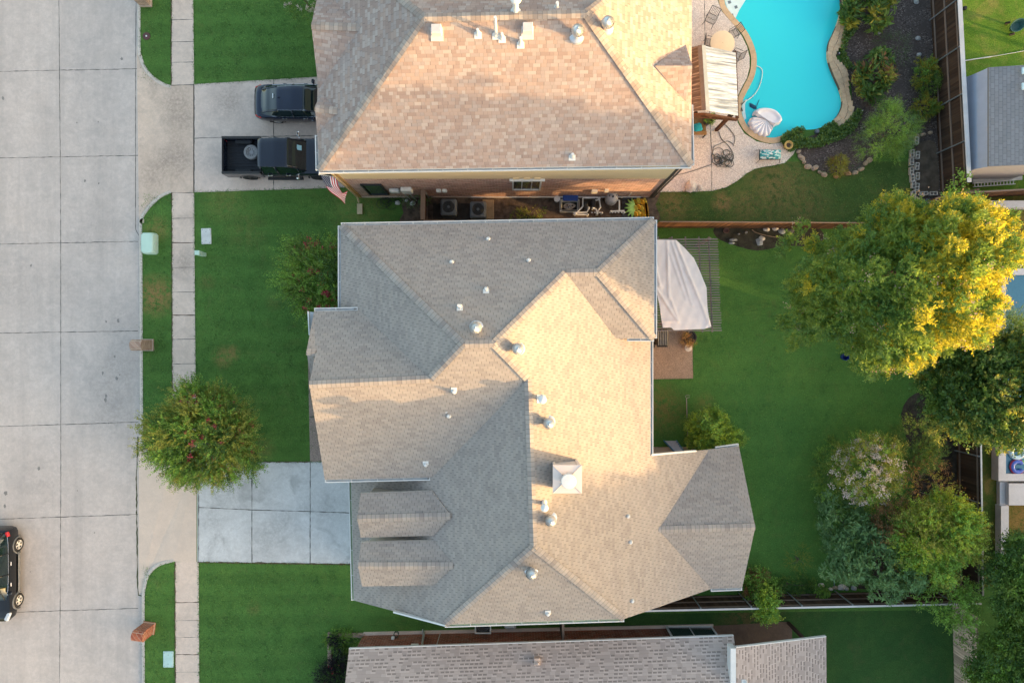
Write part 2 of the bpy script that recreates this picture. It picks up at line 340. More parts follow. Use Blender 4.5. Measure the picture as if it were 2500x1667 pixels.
def kerb(px):
    pts = smoothpoly([P(x, y) for x, y in px], 4, False); L = len(pts); vs = []
    for i, p in enumerate(pts):
        d = (pts[min(i+1, L-1)] - pts[max(i-1, 0)]).normalized(); n = Vector((d.y, -d.x, 0))
        if n.x > 0 and abs(n.x) > .02 and False: n = -n
        vs += [p + Vector((0,0,.012)) - n*.01, p + n*.13 + Vector((0,0,.012)), p + n*.175 + Vector((0,0,-.02)), p + n*.20 + Vector((0,0,RZ-.02))]
    g.add(vs, [(i*4+k, i*4+k+1, i*4+5+k, i*4+4+k) for i in range(L-1) for k in range(3)])
kerb(LW[:8]); kerb(LW[10:22]); kerb(LW[24:]); struct(g, 'kerb', m_kerb, smooth=True)
def apron(name, px, mats, joints):
    g = MB(); q = [P(x, y) for x, y in px]; xa = P(334,0).x; xb = P(418,0).x
    zf = lambda p: (RZ+.008) + max(0, min(1, (p[0]-xa)/(xb-xa))) * (.008-RZ-.008)
    sheet(g, q, zf=zf)
    for j in joints: g.strip([P(*a) for a in j], .03, .012, 1, .012); o = len(g.v)
    struct(g, name, mats)
apron('driveway_apron', [(331,112)] + LW[1:16] + [(337,568)], [m_apron, m_joint], [])
apron('driveway_apron', [(336,1062)] + LW[17:29] + [(336,1452)], [m_apron2, m_joint], [])
g = MB(); sheet(g, [P(x,y,.008) for x,y in ((472,206),(790,187),(880,187),(880,457),(472,470))])
for l in ([(474,206),(474,470)], [(474,338),(560,335),(880,330)], [(668,192),(668,463)]): jl(g, l, .03, .011, 1, .012)
jl(g, [(418,209),(474,207)], .025, .016, 1); jl(g, [(418,471),(474,471)], .025, .016, 1)
struct(g, 'neighbour_driveway', [m_drive, m_joint])
g = MB(); sheet(g, [P(x,y,.008) for x,y in ((482,1127.5),(930,1127.5),(930,1377),(482,1371.5))])
for l in ([(485,1128),(485,1371)], [(615,1128),(615,1373)], [(757.5,1128),(757,1375)], [(485,1238),(615,1244),(757,1248),(930,1254)]): jl(g, l, .035, .011, 1, .008)
jl(g, [(482,1372),(930,1378)], .07, .011, 2, .01); jl(g, [(482,1127.5),(757,1127)], .05, .011, 2, .01)
struct(g, 'driveway', [m_drive2, m_joint, m_soil_shade])
g = MB()
for poly in (((418,-80),(471,-80),(474,207),(418,208)), ((419,471),(474,471),(476,760),(480,1126),(420.5,1126)), ((427,1371),(485,1371),(487,1760),(428,1760))):
    sheet(g, [P(x,y,.007) for x,y in poly]); jl(g, [poly[0], poly[-1]], .05, .010, 2, .02)
for y in (48,102,152,-10): jl(g, [(418,y+1),(472,y)], .022, .010, 1, .006)
for y in (533,593,653,713,769,828,888,945,1005): jl(g, [(419,y+.5),(477,y-.5)], .022, .010, 1, .006)
for y in (1514,1555,1640): jl(g, [(427,y),(486,y-.5)], .015, .010, 1, .006)
for y in (1470,1597,769.5,592.5): jl(g, [(428 if y>1300 else 419,y),(486 if y>1300 else 477,y)], .032, .011, 2, .02)
struct(g, 'sidewalk', [m_walk, m_joint, m_soil_shade])
m_pebble = concrete('pebble_path', (.30,.235,.205), .3, pebble=True)
g = MB(); sheet(g, [P(x,y,.007) for x,y in ((752,880),(840,880),(840,1127),(757,1127))]); jl(g, [(755,1017),(830,1016)], .03, .010, 1); struct(g, 'entry_path', [m_pebble, m_joint])
# back gardens
m_dirt = plain('side_yard_dirt', (.11,.078,.056), .95, .55, 3.2, bump=.6); m_mulch = NT('dark_mulch'); v = m_mulch.co()
vo = m_mulch.n('TexVoronoi', ins={'Vector': m_mulch.n('Mapping', ins={'Vector': v, 'Scale': (1, 1.7, 1)}).outputs[0], 'Scale': 16.})
c = m_mulch.ramp(m_mulch.n('SeparateColor', ins={0: vo.outputs['Color']}).outputs[0], [(0,(.025,.018,.017)),(.5,(.085,.066,.06)),(.85,(.14,.115,.105)),(.97,(.30,.26,.23))])
m_mulch.bump(vo.outputs['Distance'], .6); m_mulch = m_mulch.fin(m_mulch.mix(m_mulch.rng(m_mulch.noise(v, 1.2, 5, .6), .35, .65), sc((.085,.068,.062), .85), c), .95)
m_deck = concrete('pebble_deck', (.70,.60,.53), .08, pebble=True, mott=.5)
m_bare = plain('bare_earth', (.10,.075,.055), .95, .4, 2.5, bump=.5)
g = MB(); sheet(g, [P(x,y,.004) for x,y in ((1560,395),(2300,395),(2300,545),(1560,545))])
struct(g, 'north_lawn', lawn('olive_grass', (.045,.095,.026), (.10,.17,.045), (.34,.22,.10), .35, [(*P(1765,494).xy, .75, .95), (*P(1820,500).xy, 1.3, .5), (*P(1640,500).xy, 1.3, .6), (*P(1900,460).xy, 2.5, .5), (*P(1960,500).xy, 2., .4)]))
g = MB(); sheet(g, [P(x,y,.004) for x,y in ((2292,-80),(2700,-80),(2700,470),(2300,470))]); struct(g, 'east_lawn', lawn('yellow_green_grass', (.09,.20,.020), (.19,.33,.045), (.42,.32,.11), .75, (), 0))  # lighter yellow-green turf tone
g = MB(); sheet(g, [P(x,y,.004) for x,y in ((2330,470),(2700,470),(2700,1400),(2340,1440))]); struct(g, 'east_pool_lawn', lawn('worn_grass', (.06,.095,.018), (.12,.16,.032), (.36,.21,.07), 1.0, [(*P(2480,560).xy, 2, .8), (*P(2500,1270).xy, 1.6, 1.)]))
g = MB(); sheet(g, [P(x,y,.003) for x,y in ((1540,560),(2330,556),(2340,1440),(1540,1455))]); struct(g, 'rear_lawn', lawn('rear_grass', (.070,.175,.040), (.112,.26,.058), (.34,.20,.08), .12, [(*P(1612,1000).xy, 1.7, .6), (*P(1720,985).xy, .7, .35), (*P(1600,960).xy, .8, .4)], .10))
g = MB(); sheet(g, [P(x,y,.004) for x,y in ((1380,1500),(2330,1488),(2330,1760),(1380,1760))]); struct(g, 'south_lawn', lawn('deep_green_grass', (.036,.095,.028), (.06,.14,.036), (.17,.12,.06), .3, [(*P(1830,1505).xy, 2.2, .8)]))  # deeper green turf tone
g = MB(); sheet(g, smoothpoly([P(x,y,.008) for x,y in ((1010,470),(1300,462),(1590,455),(1600,500),(1588,548),(1300,556),(1000,556),(985,520))], 3)); struct(g, 'side_yard', m_dirt)
g = MB(); dk = [(1560,-80),(1790,-80),(1830,0),(1900,200),(1860,380),(1945,362),(1936,378),(1916,398),(1890,404),(1868,407),(1845,412),(1822,424),(1800,442),(1772,458),(1740,466),(1700,468),(1640,468.5),(1560,470)]
pl_in = [p for p in pool_loop]
sheet(g, [P(x,y,.012) for x,y in [(1560,-80),(1762,-80)]] + [P(x,y,.012) for x,y in ((1752,0),(1762,28),(1790,58),(1812,90),(1824,115),(1830,140),(1830,165),(1824,190),(1807,222),(1797,247),(1795,272),(1801,300),(1817,326),(1848,346),(1880,352),(1906,349),(1915,345),(1926,360))] + [P(x,y,.012) for x,y in dk[5:]])
for l in ([(1719,-80),(1721,110),(1734,300),(1737,380),(1738,466)], [(1650,351),(1735,350),(1816,326)], [(1737,380),(1815,432)], [(1830,215),(1797,217)]): jl(g, l, .03, .015, 1 if l[0][0] == 1719 else 2, .012)
struct(g, 'pool_deck', [m_deck, m_joint, concrete('deck_seam', (.55,.46,.40), .05)])
g = MB(); sheet(g, smoothpoly([P(x,y,.008) for x,y in ((2050,-80),(2285,-80),(2292,200),(2298,380),(2300,500),(2235,505),(2225,370),(2215,335),(2150,372),(2125,388),(2110,408),(2080,421),(2040,425),(2008,418),(1980,408),(1962,395),(1950,380),(1944,366),(1960,340),(2030,310),(2080,240),(2060,140),(2065,60))], 3)); struct(g, 'mulch_bed', m_mulch)
g = MB(); sheet(g, smoothpoly([P(x,y,.010) for x,y in ((2242,352),(2280,345),(2288,380),(2292,460),(2270,470),(2238,465),(2240,400))], 3)); struct(g, 'planting_bed', m_bare)
g = MB(); sheet(g, smoothpoly([P(x,y,.006) for x,y in ((2200,1010),(2235,960),(2330,960),(2345,1100),(2350,1300),(2350,1450),(2240,1455),(2130,1440),(2060,1420),(2130,1330),(2230,1200),(2215,1080))], 3)); struct(g, 'shrub_bed', plain('shrub_bed_soil', (.05,.04,.032), .95, .5, 3, bump=.6))
g = MB(); sheet(g, smoothpoly([P(x,y,.006) for x,y in ((1745,556),(1800,553),(1900,556),(2000,556),(2000,600),(1920,600),(1850,612),(1790,598),(1750,580))], 3)); struct(g, 'fence_bed', plain('fence_bed_soil', (.045,.042,.03), .95, .5, 3, bump=.6))
g = MB(); sheet(g, [P(x,y,.016) for x,y in ((1560,803),(1690,803),(1692,924),(1560,926))]); struct(g, 'patio', concrete('brown_patio', (.40,.27,.19), .3, (.06,.04,.02), pebble=True))
g = MB(); sheet(g, [P(x,y,.014) for x,y in ((1735,1527),(1922,1517),(1934,1530),(1934,1760),(1735,1760))]); struct(g, 'south_patio', concrete('dark_patio', (.12,.085,.07), .6))
# pool
m_plaster = NT('pool_plaster'); m_plaster = m_plaster.fin(m_plaster.mix(m_plaster.noise(m_plaster.co(), .8, 4), (.46,.92,.94), (.54,.96,.97)), .8)
g = MB(); n = len(pool_loop); zb = -1.35
lo = [Vector((p.x, p.y, 0)) for p in pool_loop]; cen = sum(lo, Vector())/n
b = [cen + (p-cen)*.93 + Vector((0,0,zb)) for p in lo]
g.add([p + Vector((0,0,.01)) for p in lo] + b, [(i, i+n, (i+1) % n + n, (i+1) % n) for i in range(n)]); sheet(g, b)
sheet(g, [P(x,y,-.062) for x,y in ((1770,-32),(1800,-60),(1838,-40),(1821,0),(1805,25),(1795,47),(1776,22),(1769,0))], 1); sheet(g, [P(x,y,-.064) for x,y in ((1824,242),(1819,255),(1819,272),(1822,290),(1817,294),(1811,272),(1813,248))], 1)
for x,y in ((1898,136),(1921,135.5),(1900.5,156.5),(1922,156)):
    c = P(x,y,0); k = (H+1.34)/F; g.lathe(((x-1250)*k, (833.5-y)*k, zb+.012), [(.115,0),(.10,.02)], 14, 2)
for x,y in ((1797,18),(1787,38),(1781,6)): q = P(x,y,-.055); g.box((q.x,q.y,-.058), (.15,.15,.02), .3, 3)
struct(g, 'pool_basin', [m_plaster, plain('pool_ledge', (.68,.82,.80), .8, .06), plain('drain_cover', (.95,.98,.98), .7, .05), plain('ledge_tile', (.16,.2,.22), .6)])
w = NT('pool_water'); lw = w.n('BsdfTransparent', ins={0: (.30,.97,1.0)}); gl = w.n('BsdfGlossy', ins={0: (1,1,1), 'Roughness': .03})
nz = w.noise(w.co(), 3.0, 3, .6); bp = w.n('Bump', ins={'Strength': .2, 'Distance': .03, 'Height': nz}).outputs[0]; w.put(gl.inputs['Normal'], bp)
df = w.n('BsdfDiffuse', ins={0: (.055,.90,1.0)}); ms0 = w.n('MixShader', ins={0: .74, 1: lw.outputs[0], 2: df.outputs[0]})
fr = w.n('Fresnel', ins={'IOR': 1.33, 'Normal': bp}); ms = w.n('MixShader', ins={0: fr.outputs[0], 1: ms0.outputs[0], 2: gl.outputs[0]}); w.t.links.new(ms.outputs[0], w.out.inputs[0]); m_water = w.m
g = MB(); sheet(g, [Vector((p.x, p.y, -.07)) for p in pool_loop]); struct(g, 'pool_water', m_water)
# coping: thin sandstone slabs on the house side, broad irregular flagstones along the planting
m_cop = concrete('sandstone_coping', (.62,.44,.27), .25, (.05,.02,0), 1.1); m_flag = concrete('flagstone', (.50,.39,.27), .5, (.10,.05,0), 1.6); m_grout = plain('grout', (.10,.085,.06), .9)
g = MB(); loop = pool_loop
nrm = []
for i, p in enumerate(loop):
    d = (loop[(i+1) % n] - loop[i-1]).normalized(); nrm.append(Vector((d.y, -d.x, 0)))
ori = sum((loop[i].x*loop[(i+1) % n].y - loop[(i+1) % n].x*loop[i].y) for i in range(n)); sgn = 1 if ori > 0 else -1
for i in range(n):
    j = (i+1) % n; k = i/3
    if 17 <= k < 20: continue                             # creeper has grown over this stretch
    east = 20 <= k < 33; wd = (.62 + .18*math.sin(k*1.9)) if east else .31
    if 16 <= k < 17 or 20 <= k < 20.4: wd *= .7
    rows = 2 if east else 1
    for r in range(rows):
        a0, a1 = r/rows, (r+1)/rows; gp = .02
        def q(ii, t): return loop[ii] + nrm[ii]*sgn*(-.05 + wd*t)
        A, B, C_, D = q(i, a0+gp), q(j, a0+gp), q(j, a1-gp), q(i, a1-gp)
        if east or i % 2 == 0: A, D = A.lerp(B, .03), D.lerp(C_, .03)
        z = .03 + (.10 if east else 0) + (random.uniform(0,.03) if east else 0)
        g.prism([A, B, C_, D] if sgn > 0 else [D, C_, B, A], -.08, z, 1 if east else 0)
    A, B, C_, D = loop[i]-nrm[i]*sgn*.04, loop[j]-nrm[j]*sgn*.04, loop[j]+nrm[j]*sgn*(wd-.07), loop[i]+nrm[i]*sgn*(wd-.07)
    g.prism([A, B, C_, D] if sgn > 0 else [D, C_, B, A], -.2, .02 + (.10 if east else 0), 2)
struct(g, 'pool_coping', [m_cop, m_flag, m_grout])
# ---------------- houses ----------------
ROOFC = [tuple(x*a for x, a in zip(c, (1.03,1.10,1.12))) for c in ((.335,.28,.245),(.295,.245,.22),(.36,.305,.27),(.27,.225,.205),(.325,.275,.245),(.31,.265,.24),(.35,.29,.25),(.24,.20,.185))]
m_roof = shingle('weathered_shingles', ROOFC, .333, .122, .075, .32, .07, contrast=.6, slotk=.58)
m_roofN = shingle('blended_brown_shingles', [tuple(x*a for x, a in zip(c, (.95,1.0,1.07))) for c in ((.40,.285,.225),(.31,.21,.165),(.46,.36,.30),(.355,.285,.245),(.43,.30,.23),(.50,.41,.345),(.33,.225,.18),(.40,.325,.28))], .24, .145, .08, .2, .16, True, contrast=.66)
m_roofS = dashroof('shadowline_shingles', (.44,.37,.335), (.18,.15,.135))
m_cap = shingle('ridge_cap_shingles', [tuple(x*1.02 for x in c) for c in ROOFC], .5, .2, 0, .15, .6, contrast=1.0)
m_capN = shingle('brown_cap_shingles', [(.37,.30,.25),(.29,.24,.21),(.42,.36,.31),(.33,.29,.26)], .5, .19, 0, .15, .5)
m_fascia = plain('fascia_paint', (.62,.58,.52), .6, .06); m_white = plain('white_paint', (.66,.67,.66), .45, .05); m_cream = plain('cream_trim', (.70,.66,.55), .5, .06)
m_metal = plain('galvanised_metal', (.60,.62,.64), .35, .12, 12, .55); m_gut = plain('gutter_trough', (.40,.43,.45), .6, .2, 2); m_gutg = plain('algae_gutter', (.30,.40,.24), .7, .25, 2)
m_dark = plain('dark_opening', (.02,.02,.02), .8); m_glass = glassy('window_glass', (.03,.05,.055))
m_brickR = brickmat('pink_brick', (.60,.36,.29), (.33,.19,.155), (.66,.54,.46), .30, .14); m_brickD = brickmat('red_brick', (.30,.09,.05), (.15,.05,.03), (.36,.26,.20), .30, .14); m_brickT = brickmat('tan_brick', (.40,.30,.23), (.32,.22,.17), (.42,.37,.32))
m_siding = NT('cream_siding'); gz = m_siding.n('SeparateXYZ', ins={0: m_siding.co()}).outputs[2]; fz = m_siding.math('FRACT', m_siding.math('DIVIDE', gz, .19))
m_siding.bump(fz, .5, .03); m_siding = m_siding.fin(m_siding.mix(m_siding.rng(fz, .12, 0), m_siding.mix(m_siding.noise(m_siding.co(), 1.2, 4), (.66,.52,.31), (.78,.63,.40)), (.30,.24,.14)), .7)

def face(mb, pts, mi=0):
    n = Vector((0,0,0)); L = len(pts)
    for i in range(L):
        a, b = pts[i], pts[(i+1) % L]; n += Vector(((a.y-b.y)*(a.z+b.z), (a.z-b.z)*(a.x+b.x), (a.x-b.x)*(a.y+b.y)))
    n.normalize()
    if n.z < 0: n = -n; pts = pts[::-1]
    u = Vector((0,0,1)).cross(n); u = u.normalized() if u.length > 1e-4 else Vector((1,0,0)); v = n.cross(u)
    mb.add(pts, [tuple(range(L))], mi, [[(p.dot(u), p.dot(v)) for p in pts]]); return pts, n
def make_roof(house, faces, caps, mat, mcap, name='roof', skirt=.2):
    mb = MB(); polys = []; cnt = {}
    key = lambda p: (round(p.x, 2), round(p.y, 2), round(p.z, 2))
    for f in faces: polys.append(face(mb, f))
    for pts, _ in polys:
        for a, b in zip(pts, pts[1:]+pts[:1]): cnt.setdefault(frozenset((key(a), key(b))), []).append((a, b))
    for e, l in cnt.items():
        if len(l) == 1 and len(e) == 2:
            a, b = l[0]; d = Vector((0,0,-skirt)); mb.add([b, a, a+d, b+d], [(0,1,2,3)], 1, [[(0,0)]*4])
    for a, b in caps:
        a, b = Vector(a), Vector(b); d = (b-a); L = d.length; d.normalize(); h = Vector((d.y, -d.x, 0)).normalized()
        hip = abs(d.z) > .1; w = .165; dr = .028 if hip else .06; up = Vector((0,0,.032))
        vs = [a+up, b+up, b+up*.9+h*w-Vector((0,0,dr)), a+up*.9+h*w-Vector((0,0,dr)), b+up*.9-h*w-Vector((0,0,dr)), a+up*.9-h*w-Vector((0,0,dr))]
        mb.add(vs, [(0,1,2,3),(1,0,5,4)], 2, [[(.2,0),(.2,L),(.35,L),(.35,0)],[(.2,L),(.2,0),(.35,0),(.35,L)]])
    o = mb.build(name, [mat, m_fascia, mcap], house); return o, polys
def roof_at(polys, px, py):
    best = None; o = Vector((0,0,H)); d = (P(px, py, 0) - o)
    for pts, n in polys:
        k = (pts[0]-o).dot(n)/d.dot(n); q = o + d*k; ins = False
        for a, b in zip(pts, pts[1:]+pts[:1]):
            if (a.y > q.y) != (b.y > q.y) and q.x < (b.x-a.x)*(q.y-a.y)/(b.y-a.y)+a.x: ins = not ins
        if ins and (best is None or q.z > best[0].z): best = (q, n)
    return best
def gutter(parent, a, b, inner=m_gut, n=None):
    a, b = Vector(a), Vector(b); d = (b-a); L = d.length; d.normalize(); h = Vector((d.y, -d.x, 0)).normalized()
    mid = (a+b)/2
    if n is not None and h.dot(Vector((n[0], n[1], 0))) < 0: h = -h
    elif n is None and h.dot(Vector((mid.x, mid.y, 0))) < 0: h = -h
    z = Vector((0,0,1)); mb = MB()
    def bar(o0, o1, z0, z1, mi):
        vs = []
        for e in (a, b):
            for o_, z_ in ((o0,z0),(o1,z0),(o1,z1),(o0,z1)): vs.append(e + h*o_ + z*z_)
        mb.add(vs, [(0,1,5,4),(1,2,6,5),(2,3,7,6),(3,0,4,7),(3,2,1,0),(4,5,6,7)], mi)
    bar(.012, .10, -.135, -.115, 1); bar(.10, .135, -.15, .0, 0); bar(-.01, .012, -.15, -.02, 0)
    k = max(2, int(L/1.05))
    for i in range(k+1):
        c = a + d*(L*i/k if 0 < i < k else (.02 if i == 0 else L-.02)); c = c + h*.055
        mb.box(c + Vector((0,0,-.012)), (.11, .025, .02), math.atan2(h.y, h.x), 0)
    mb.build('gutter', [m_white, inner], parent)
def turbine(roof, q, r=.25):
    mb = MB(); c = q[0]
    mb.lathe(c - Vector((0,0,.12)), [(.32,0),(.30,.10),(.16,.16),(.15,.34)], 14)
    base = c.z + .24
    mb.lathe((c.x,c.y,base), [(r*.62,0),(r*.60,.40),(r*.25,.47),(.001,.485)], 14, 1)
    for k in range(22):
        a0 = 2*math.pi*k/22; vs = []
        for i in range(7):
            t = i/6; ph = .12+t*(math.pi*.96-.12); rr = r*1.06*math.sin(ph)**.8; z = base+.225-.225*1.1*math.cos(math.pi-ph)*-1 if False else base + .235 + .245*math.cos(ph)
            a = a0 + .5*(1-t); w = .06*math.sin(ph)+.012
            for s_ in (0, 1): vs.append((c.x+(rr-s_*.035)*math.cos(a+s_*w/r*1.6), c.y+(rr-s_*.035)*math.sin(a+s_*w/r*1.6), z))
        mb.add(vs, [(2*i,2*i+1,2*i+3,2*i+2) for i in range(6)], 0)
    mb.ball((c.x,c.y,base+.48), .035, 8)
    mb.build('turbine_vent', [m_metal, m_gut], roof, smooth=True, auto=40)
def pipe(roof, q, h=.32, r=.055, plate=.28, off=.12, cap=False, mat=None):
    mb = MB(); c, n = q; u = Vector((0,0,1)).cross(n).normalized(); v = n.cross(u); M = Matrix((u, v, n)).transposed()
    pc = c + v*off + n*.012; vs = [pc + u*a + v*b for a, b in ((-plate/2,-plate*.42),(plate/2,-plate*.42),(plate/2,plate*.42),(-plate/2,plate*.42))]
    mb.add(vs + [p + n*.014 for p in vs], [(4,5,6,7),(0,1,5,4),(1,2,6,5),(2,3,7,6),(3,0,4,7)])
    mb.lathe(c - Vector((0,0,.05)), [(r*2.1,0),(r*1.9,.10),(r*1.15,.20),(r,.24),(r,h),(r*.72,h)], 14); mb.lathe(c+Vector((0,0,h-.06)), [(r*.70,0),(.001,.002)], 12, 1)
    if cap: mb.lathe(c+Vector((0,0,h-.05)), [(r*.9,0),(r*2.0,.08),(r*2.0,.17),(r*1.2,.23),(.001,.25)], 16)
    mb.build('vent_pipe', [m_white, m_dark], roof, smooth=True, auto=35)
def window(parent, c, axis, w, h, n, bars=1, fm=None):                 # c centre on the wall face, axis 'x' runs along x
    f, p = MB(), MB(); d = (w, .10, h) if axis == 'x' else (.10, w, h)
    def bx(mb, du, dz, wu, hz, t, o):
        cc = Vector(c) + Vector((du if axis == 'x' else n*o, n*o if axis == 'x' else du, dz)); mb.box(cc, (wu, t, hz) if axis == 'x' else (t, wu, hz))
    for s_ in (-1, 1): bx(f, s_*(w/2-.04), 0, .08, h, .09, .03); bx(f, 0, s_*(h/2-.04), w-.164, .08, .09, .03)
    for i in range(bars): bx(f, (i+1)*w/(bars+1)-w/2, 0, .035, h-.164, .05, .03)
    bx(p, 0, 0, w-.17, h-.17, .02, .018)
    fo = f.build('window', fm or m_white, parent); p.build('pane', m_glass, fo)
def walls(parent, x0, x1, y0, y1, z1, mat, name='wall', z0=-.3):
    MB().bb(x0, x1, y0, y1, z0, z1).build(name, mat, parent)

# --- the house under the camera ---
hs = thing('house', 'grey-brown shingled house with two dormers above a pale blue driveway', 'house', (0, -3, 0))
W1 = P(832,757,5.6); TW, TE, RN, RS = P(1130,840,8.85), P(1206,839,8.85), P(1289,925,7.95), P(1303,1335,7.95)
NW, NE, WA, WB, SE_, VE = P(832,551,5.6), P(1597,537,5.6), P(1382,666,7.12), P(1461,665,7.1), P(1597,826,5.6), P(1503,826,5.6)
J, GW = P(1050,925,7.95), P(755,939,7.9); VV = P(1055,1165,5.22); SL = P(793,1171,5.2); GN1, GN2 = P(878,758,6.08), P(767,759,6.05); BP, BQ = P(748,858,7.15), P(770,861,7.12)
def onE(px, py): # the long east slope
    k = .565; a = (px-1250)/F; z = (7.95 + k*.78 - k*a*H)/(1 - k*a); return P(px, py, z)
E1, E2, GV, NV, SV = onE(1588,826), onE(1588,1113), onE(1608,1293), onE(1731,1098), onE(1736,1437); SEC = onE(1524,1510); SWC = P(1086,1524,5.58); SWL = P(864,1465,2.75)
AP, A1, A2 = P(1844,1286,4.62), P(1804,1089,2.75), P(1812,1434,2.75); gi = P(857,1160,2.75)
faces = [[NW, NE, WB, WA, TE, TW], [NE, SE_, WB], [WA, WB, SE_, VE], [TE, WA, VE, E1, E2, NV, GV, SV, SEC, RS, RN], [GV, NV, A1, AP], [GV, AP, A2, SV],
    [RS, SEC, SWC], [RN, RS, SWC, SWL, gi, VV], [TW, TE, RN, VV, SL, GW, J], [GW, J, GN1, GN2, BP, BQ], [TW, J, GN1, W1, NW],
    [Vector((BP.x,BP.y,7.15)), Vector((-8.7,BP.y,7.15)), Vector((-8.7,-2.1,6.2)), Vector((BP.x,-2.1,6.2))]]
for f in faces[1:]: pass
D1 = [(880,1204),(1054.6,1198),(1100,1259),(872.5,1266),(1058,1307),(881,1312)]; D2 = [(881,1323),(1064,1319),(1107,1381),(874.5,1381),(1059,1428),(884,1431)]
for D in (D1, D2):
    n1, n2, r2, r1, s2, s1 = D; q = [P(*n1, 5.30), P(*n2, 5.30), P(*r2, 5.86), P(*r1, 5.86), P(*s2, 5.30), P(*s1, 5.30)]
    faces += [[q[0], q[1], q[2], q[3]], [q[3], q[2], q[4], q[5]]]
caps = [(TW,NW),(TE,TW),(WA,TE),(WB,WA),(WB,NE),(WB,SE_),(RN,TE),(RS,RN),(RS,SWC),(RS,SEC),(TW,J),(J,GW),(AP,GV),(BP,BQ)]
caps += [(P(*D1[2],5.86),P(*D1[3],5.86)),(P(*D2[2],5.86),P(*D2[3],5.86))]
roof, RP = make_roof(hs, faces, caps, m_roof, m_cap)
wl = MB(); wl.bb(-7.5,6.2,.4,5.1,-.3,5.45); wl.bb(-8.5,-3,-6.0,1.1,-.3,5.1); wl.bb(-4,6.19,-12.3,.39,-.3,4.5); wl.bb(-2.9,4.8,-12.31,-8,-.2,5.35); wl.bb(-7.6,-3.9,-12.32,-6.01,-.3,2.65); wl.bb(6.2,11.0,-12.0,-5.7,-.3,2.6)
wl.prism([(-8.5,-6.0),(-8.3,-6.0),(-8.3,1.1),(-8.5,1.1)], 5.1, 5.15)
def gab(mb, x0, x1, pts, mi=0):
    n = len(pts); mb.add([(x0,y,z) for y,z in pts]+[(x1,y,z) for y,z in pts], [tuple(range(n)), tuple(range(2*n-1,n-1,-1))]+[(i,n+i,n+(i+1)%n,(i+1)%n) for i in range(n)], mi)
gab(wl, -8.49, -8.3, [(-5.95,5.0),(1.05,5.0),(1.05,5.95),(-1.75,7.65),(-5.95,5.2)]); gab(wl, 10.8, 10.99, [(-12.0,2.55),(-5.7,2.55),(-8.9,4.35)])
wl.add([(-7.6,-12.3,2.6),(-2.9,-12.3,2.6),(-2.9,-12.3,5.3)], [(0,1,2)])
wl.build('wall', m_brickT, hs)
for D in (D1, D2):
    yn, ys = P(*D[0],5.3).y-.12, P(*D[5],5.3).y+.12; mb = MB(); xw = -6.75
    gab(mb, xw, -3.6, [(ys,3.1),(yn,3.1),(yn,5.24),((yn+ys)/2,5.74),(ys,5.24)]); d = mb.build('dormer', m_fascia, hs); window(hs, (xw-.01,(yn+ys)/2,4.6), 'y', 1.1, 1.0, -1)
gd = MB(); gd.bb(-7.68,-7.61,-11.9,-7.1,0,2.3)
for i in range(4): gd.bb(-7.70,-7.685,-11.8,-7.2,.1+i*.56,.56+i*.56)
gd.build('garage_door', m_white, hs)
gutter(hs,NW,NE,n=(0,1)); gutter(hs,W1,NW,n=(-1,0)); gutter(hs,NE,SE_,n=(1,0)); gutter(hs,SE_,onE(1530,826)*0+P(1532,826,5.6),n=(0,-1)); gutter(hs,E1,E2,n=(1,0)); gutter(hs,SL,P(1050,1165,5.2),n=(0,-1))
gutter(hs,GN2+Vector((0,0,0)),P(873,757,6.05),n=(0,1)); gutter(hs,SWL,gi,m_gutg,n=(-1,0)); gutter(hs,SWC,SEC,m_gutg,n=(0,-1)); gutter(hs,P(1748,1097,2.75),A1,n=(0,1)); gutter(hs,SV,A2,n=(0,-1))
tr = MB()
def trim(mb, a, b, w=.05, t=.14, n=(0,1)):
    a, b = Vector(a), Vector(b); n = Vector((n[0], n[1], 0)); z = Vector((0,0,1))
    vs = [e + n*o + z*q for e in (a, b) for o, q in ((.01,-t),(w,-t),(w,.02),(.01,.02))]; mb.add(vs, [(0,1,5,4),(1,2,6,5),(2,3,7,6),(3,0,4,7),(3,2,1,0),(4,5,6,7)])

for a_ in ((E2+Vector((.05,0,0)), onE(1700,1103), .09, .2), (P(960,1491,4.35), SWC, .08, .2, (0,-1)), (P(754,760,6.0), P(757,818,6.0), .06, .12, (-1,0))): tr = MB(); trim(tr, *a_); tr.build('white_trim', m_white, hs)
gp = MB(); a, b, c = P(756,761,5.93), P(766,762,5.93), P(757,817,5.93); gp.add([a,b,c], [(2,1,0)]); gp.build('gutter_return', m_gut, hs)
for px, py in ((1163,800),(1264,851),(1339,1030),(1343,1264),(1297,1391)): turbine(roof, roof_at(RP, px, py))
for px, py, h in ((1192,584,.28),(1103,640,.28),(1291,636,.28),(1187,706,.28),(1123,748,.95),(1109,956,.30),(1096,1015,.25),(1040,1134,.25),(1533,1259,.25),(1539,1322,.25),(1543,1465,.25),(1338,1497,.25)):
    pipe(roof, roof_at(RP, px, py), h, .055, .26)
pipe(roof, roof_at(RP, 1323, 973), .42, .09, .36, cap=True); pipe(roof, roof_at(RP, 1327, 1226), .9, .08, .3, cap=True)
ch = MB(); x0, x1, y0, y1 = 1.76, 2.88, -6.30, -5.22; zt = 8.35
ch.bb(x0+.05, x1-.05, y0+.05, y1-.05, 6.3, zt); ch.bb(x0-.01, x0+.10, y1-.12, y1+.01, 6.3, zt-.002); ch.bb(x1-.10, x1+.01, y1-.12, y1+.01, 6.3, zt-.002); ch.bb(x0-.01, x0+.10, y0-.01, y0+.12, 6.3, zt-.002)
m_chase = plain('chase_paint', (.62,.56,.52), .6, .1, 3)
cho = ch.build('chimney', m_chase, roof)
cc = MB(); cx, cy = (x0+x1)/2, (y0+y1)/2; e = .05
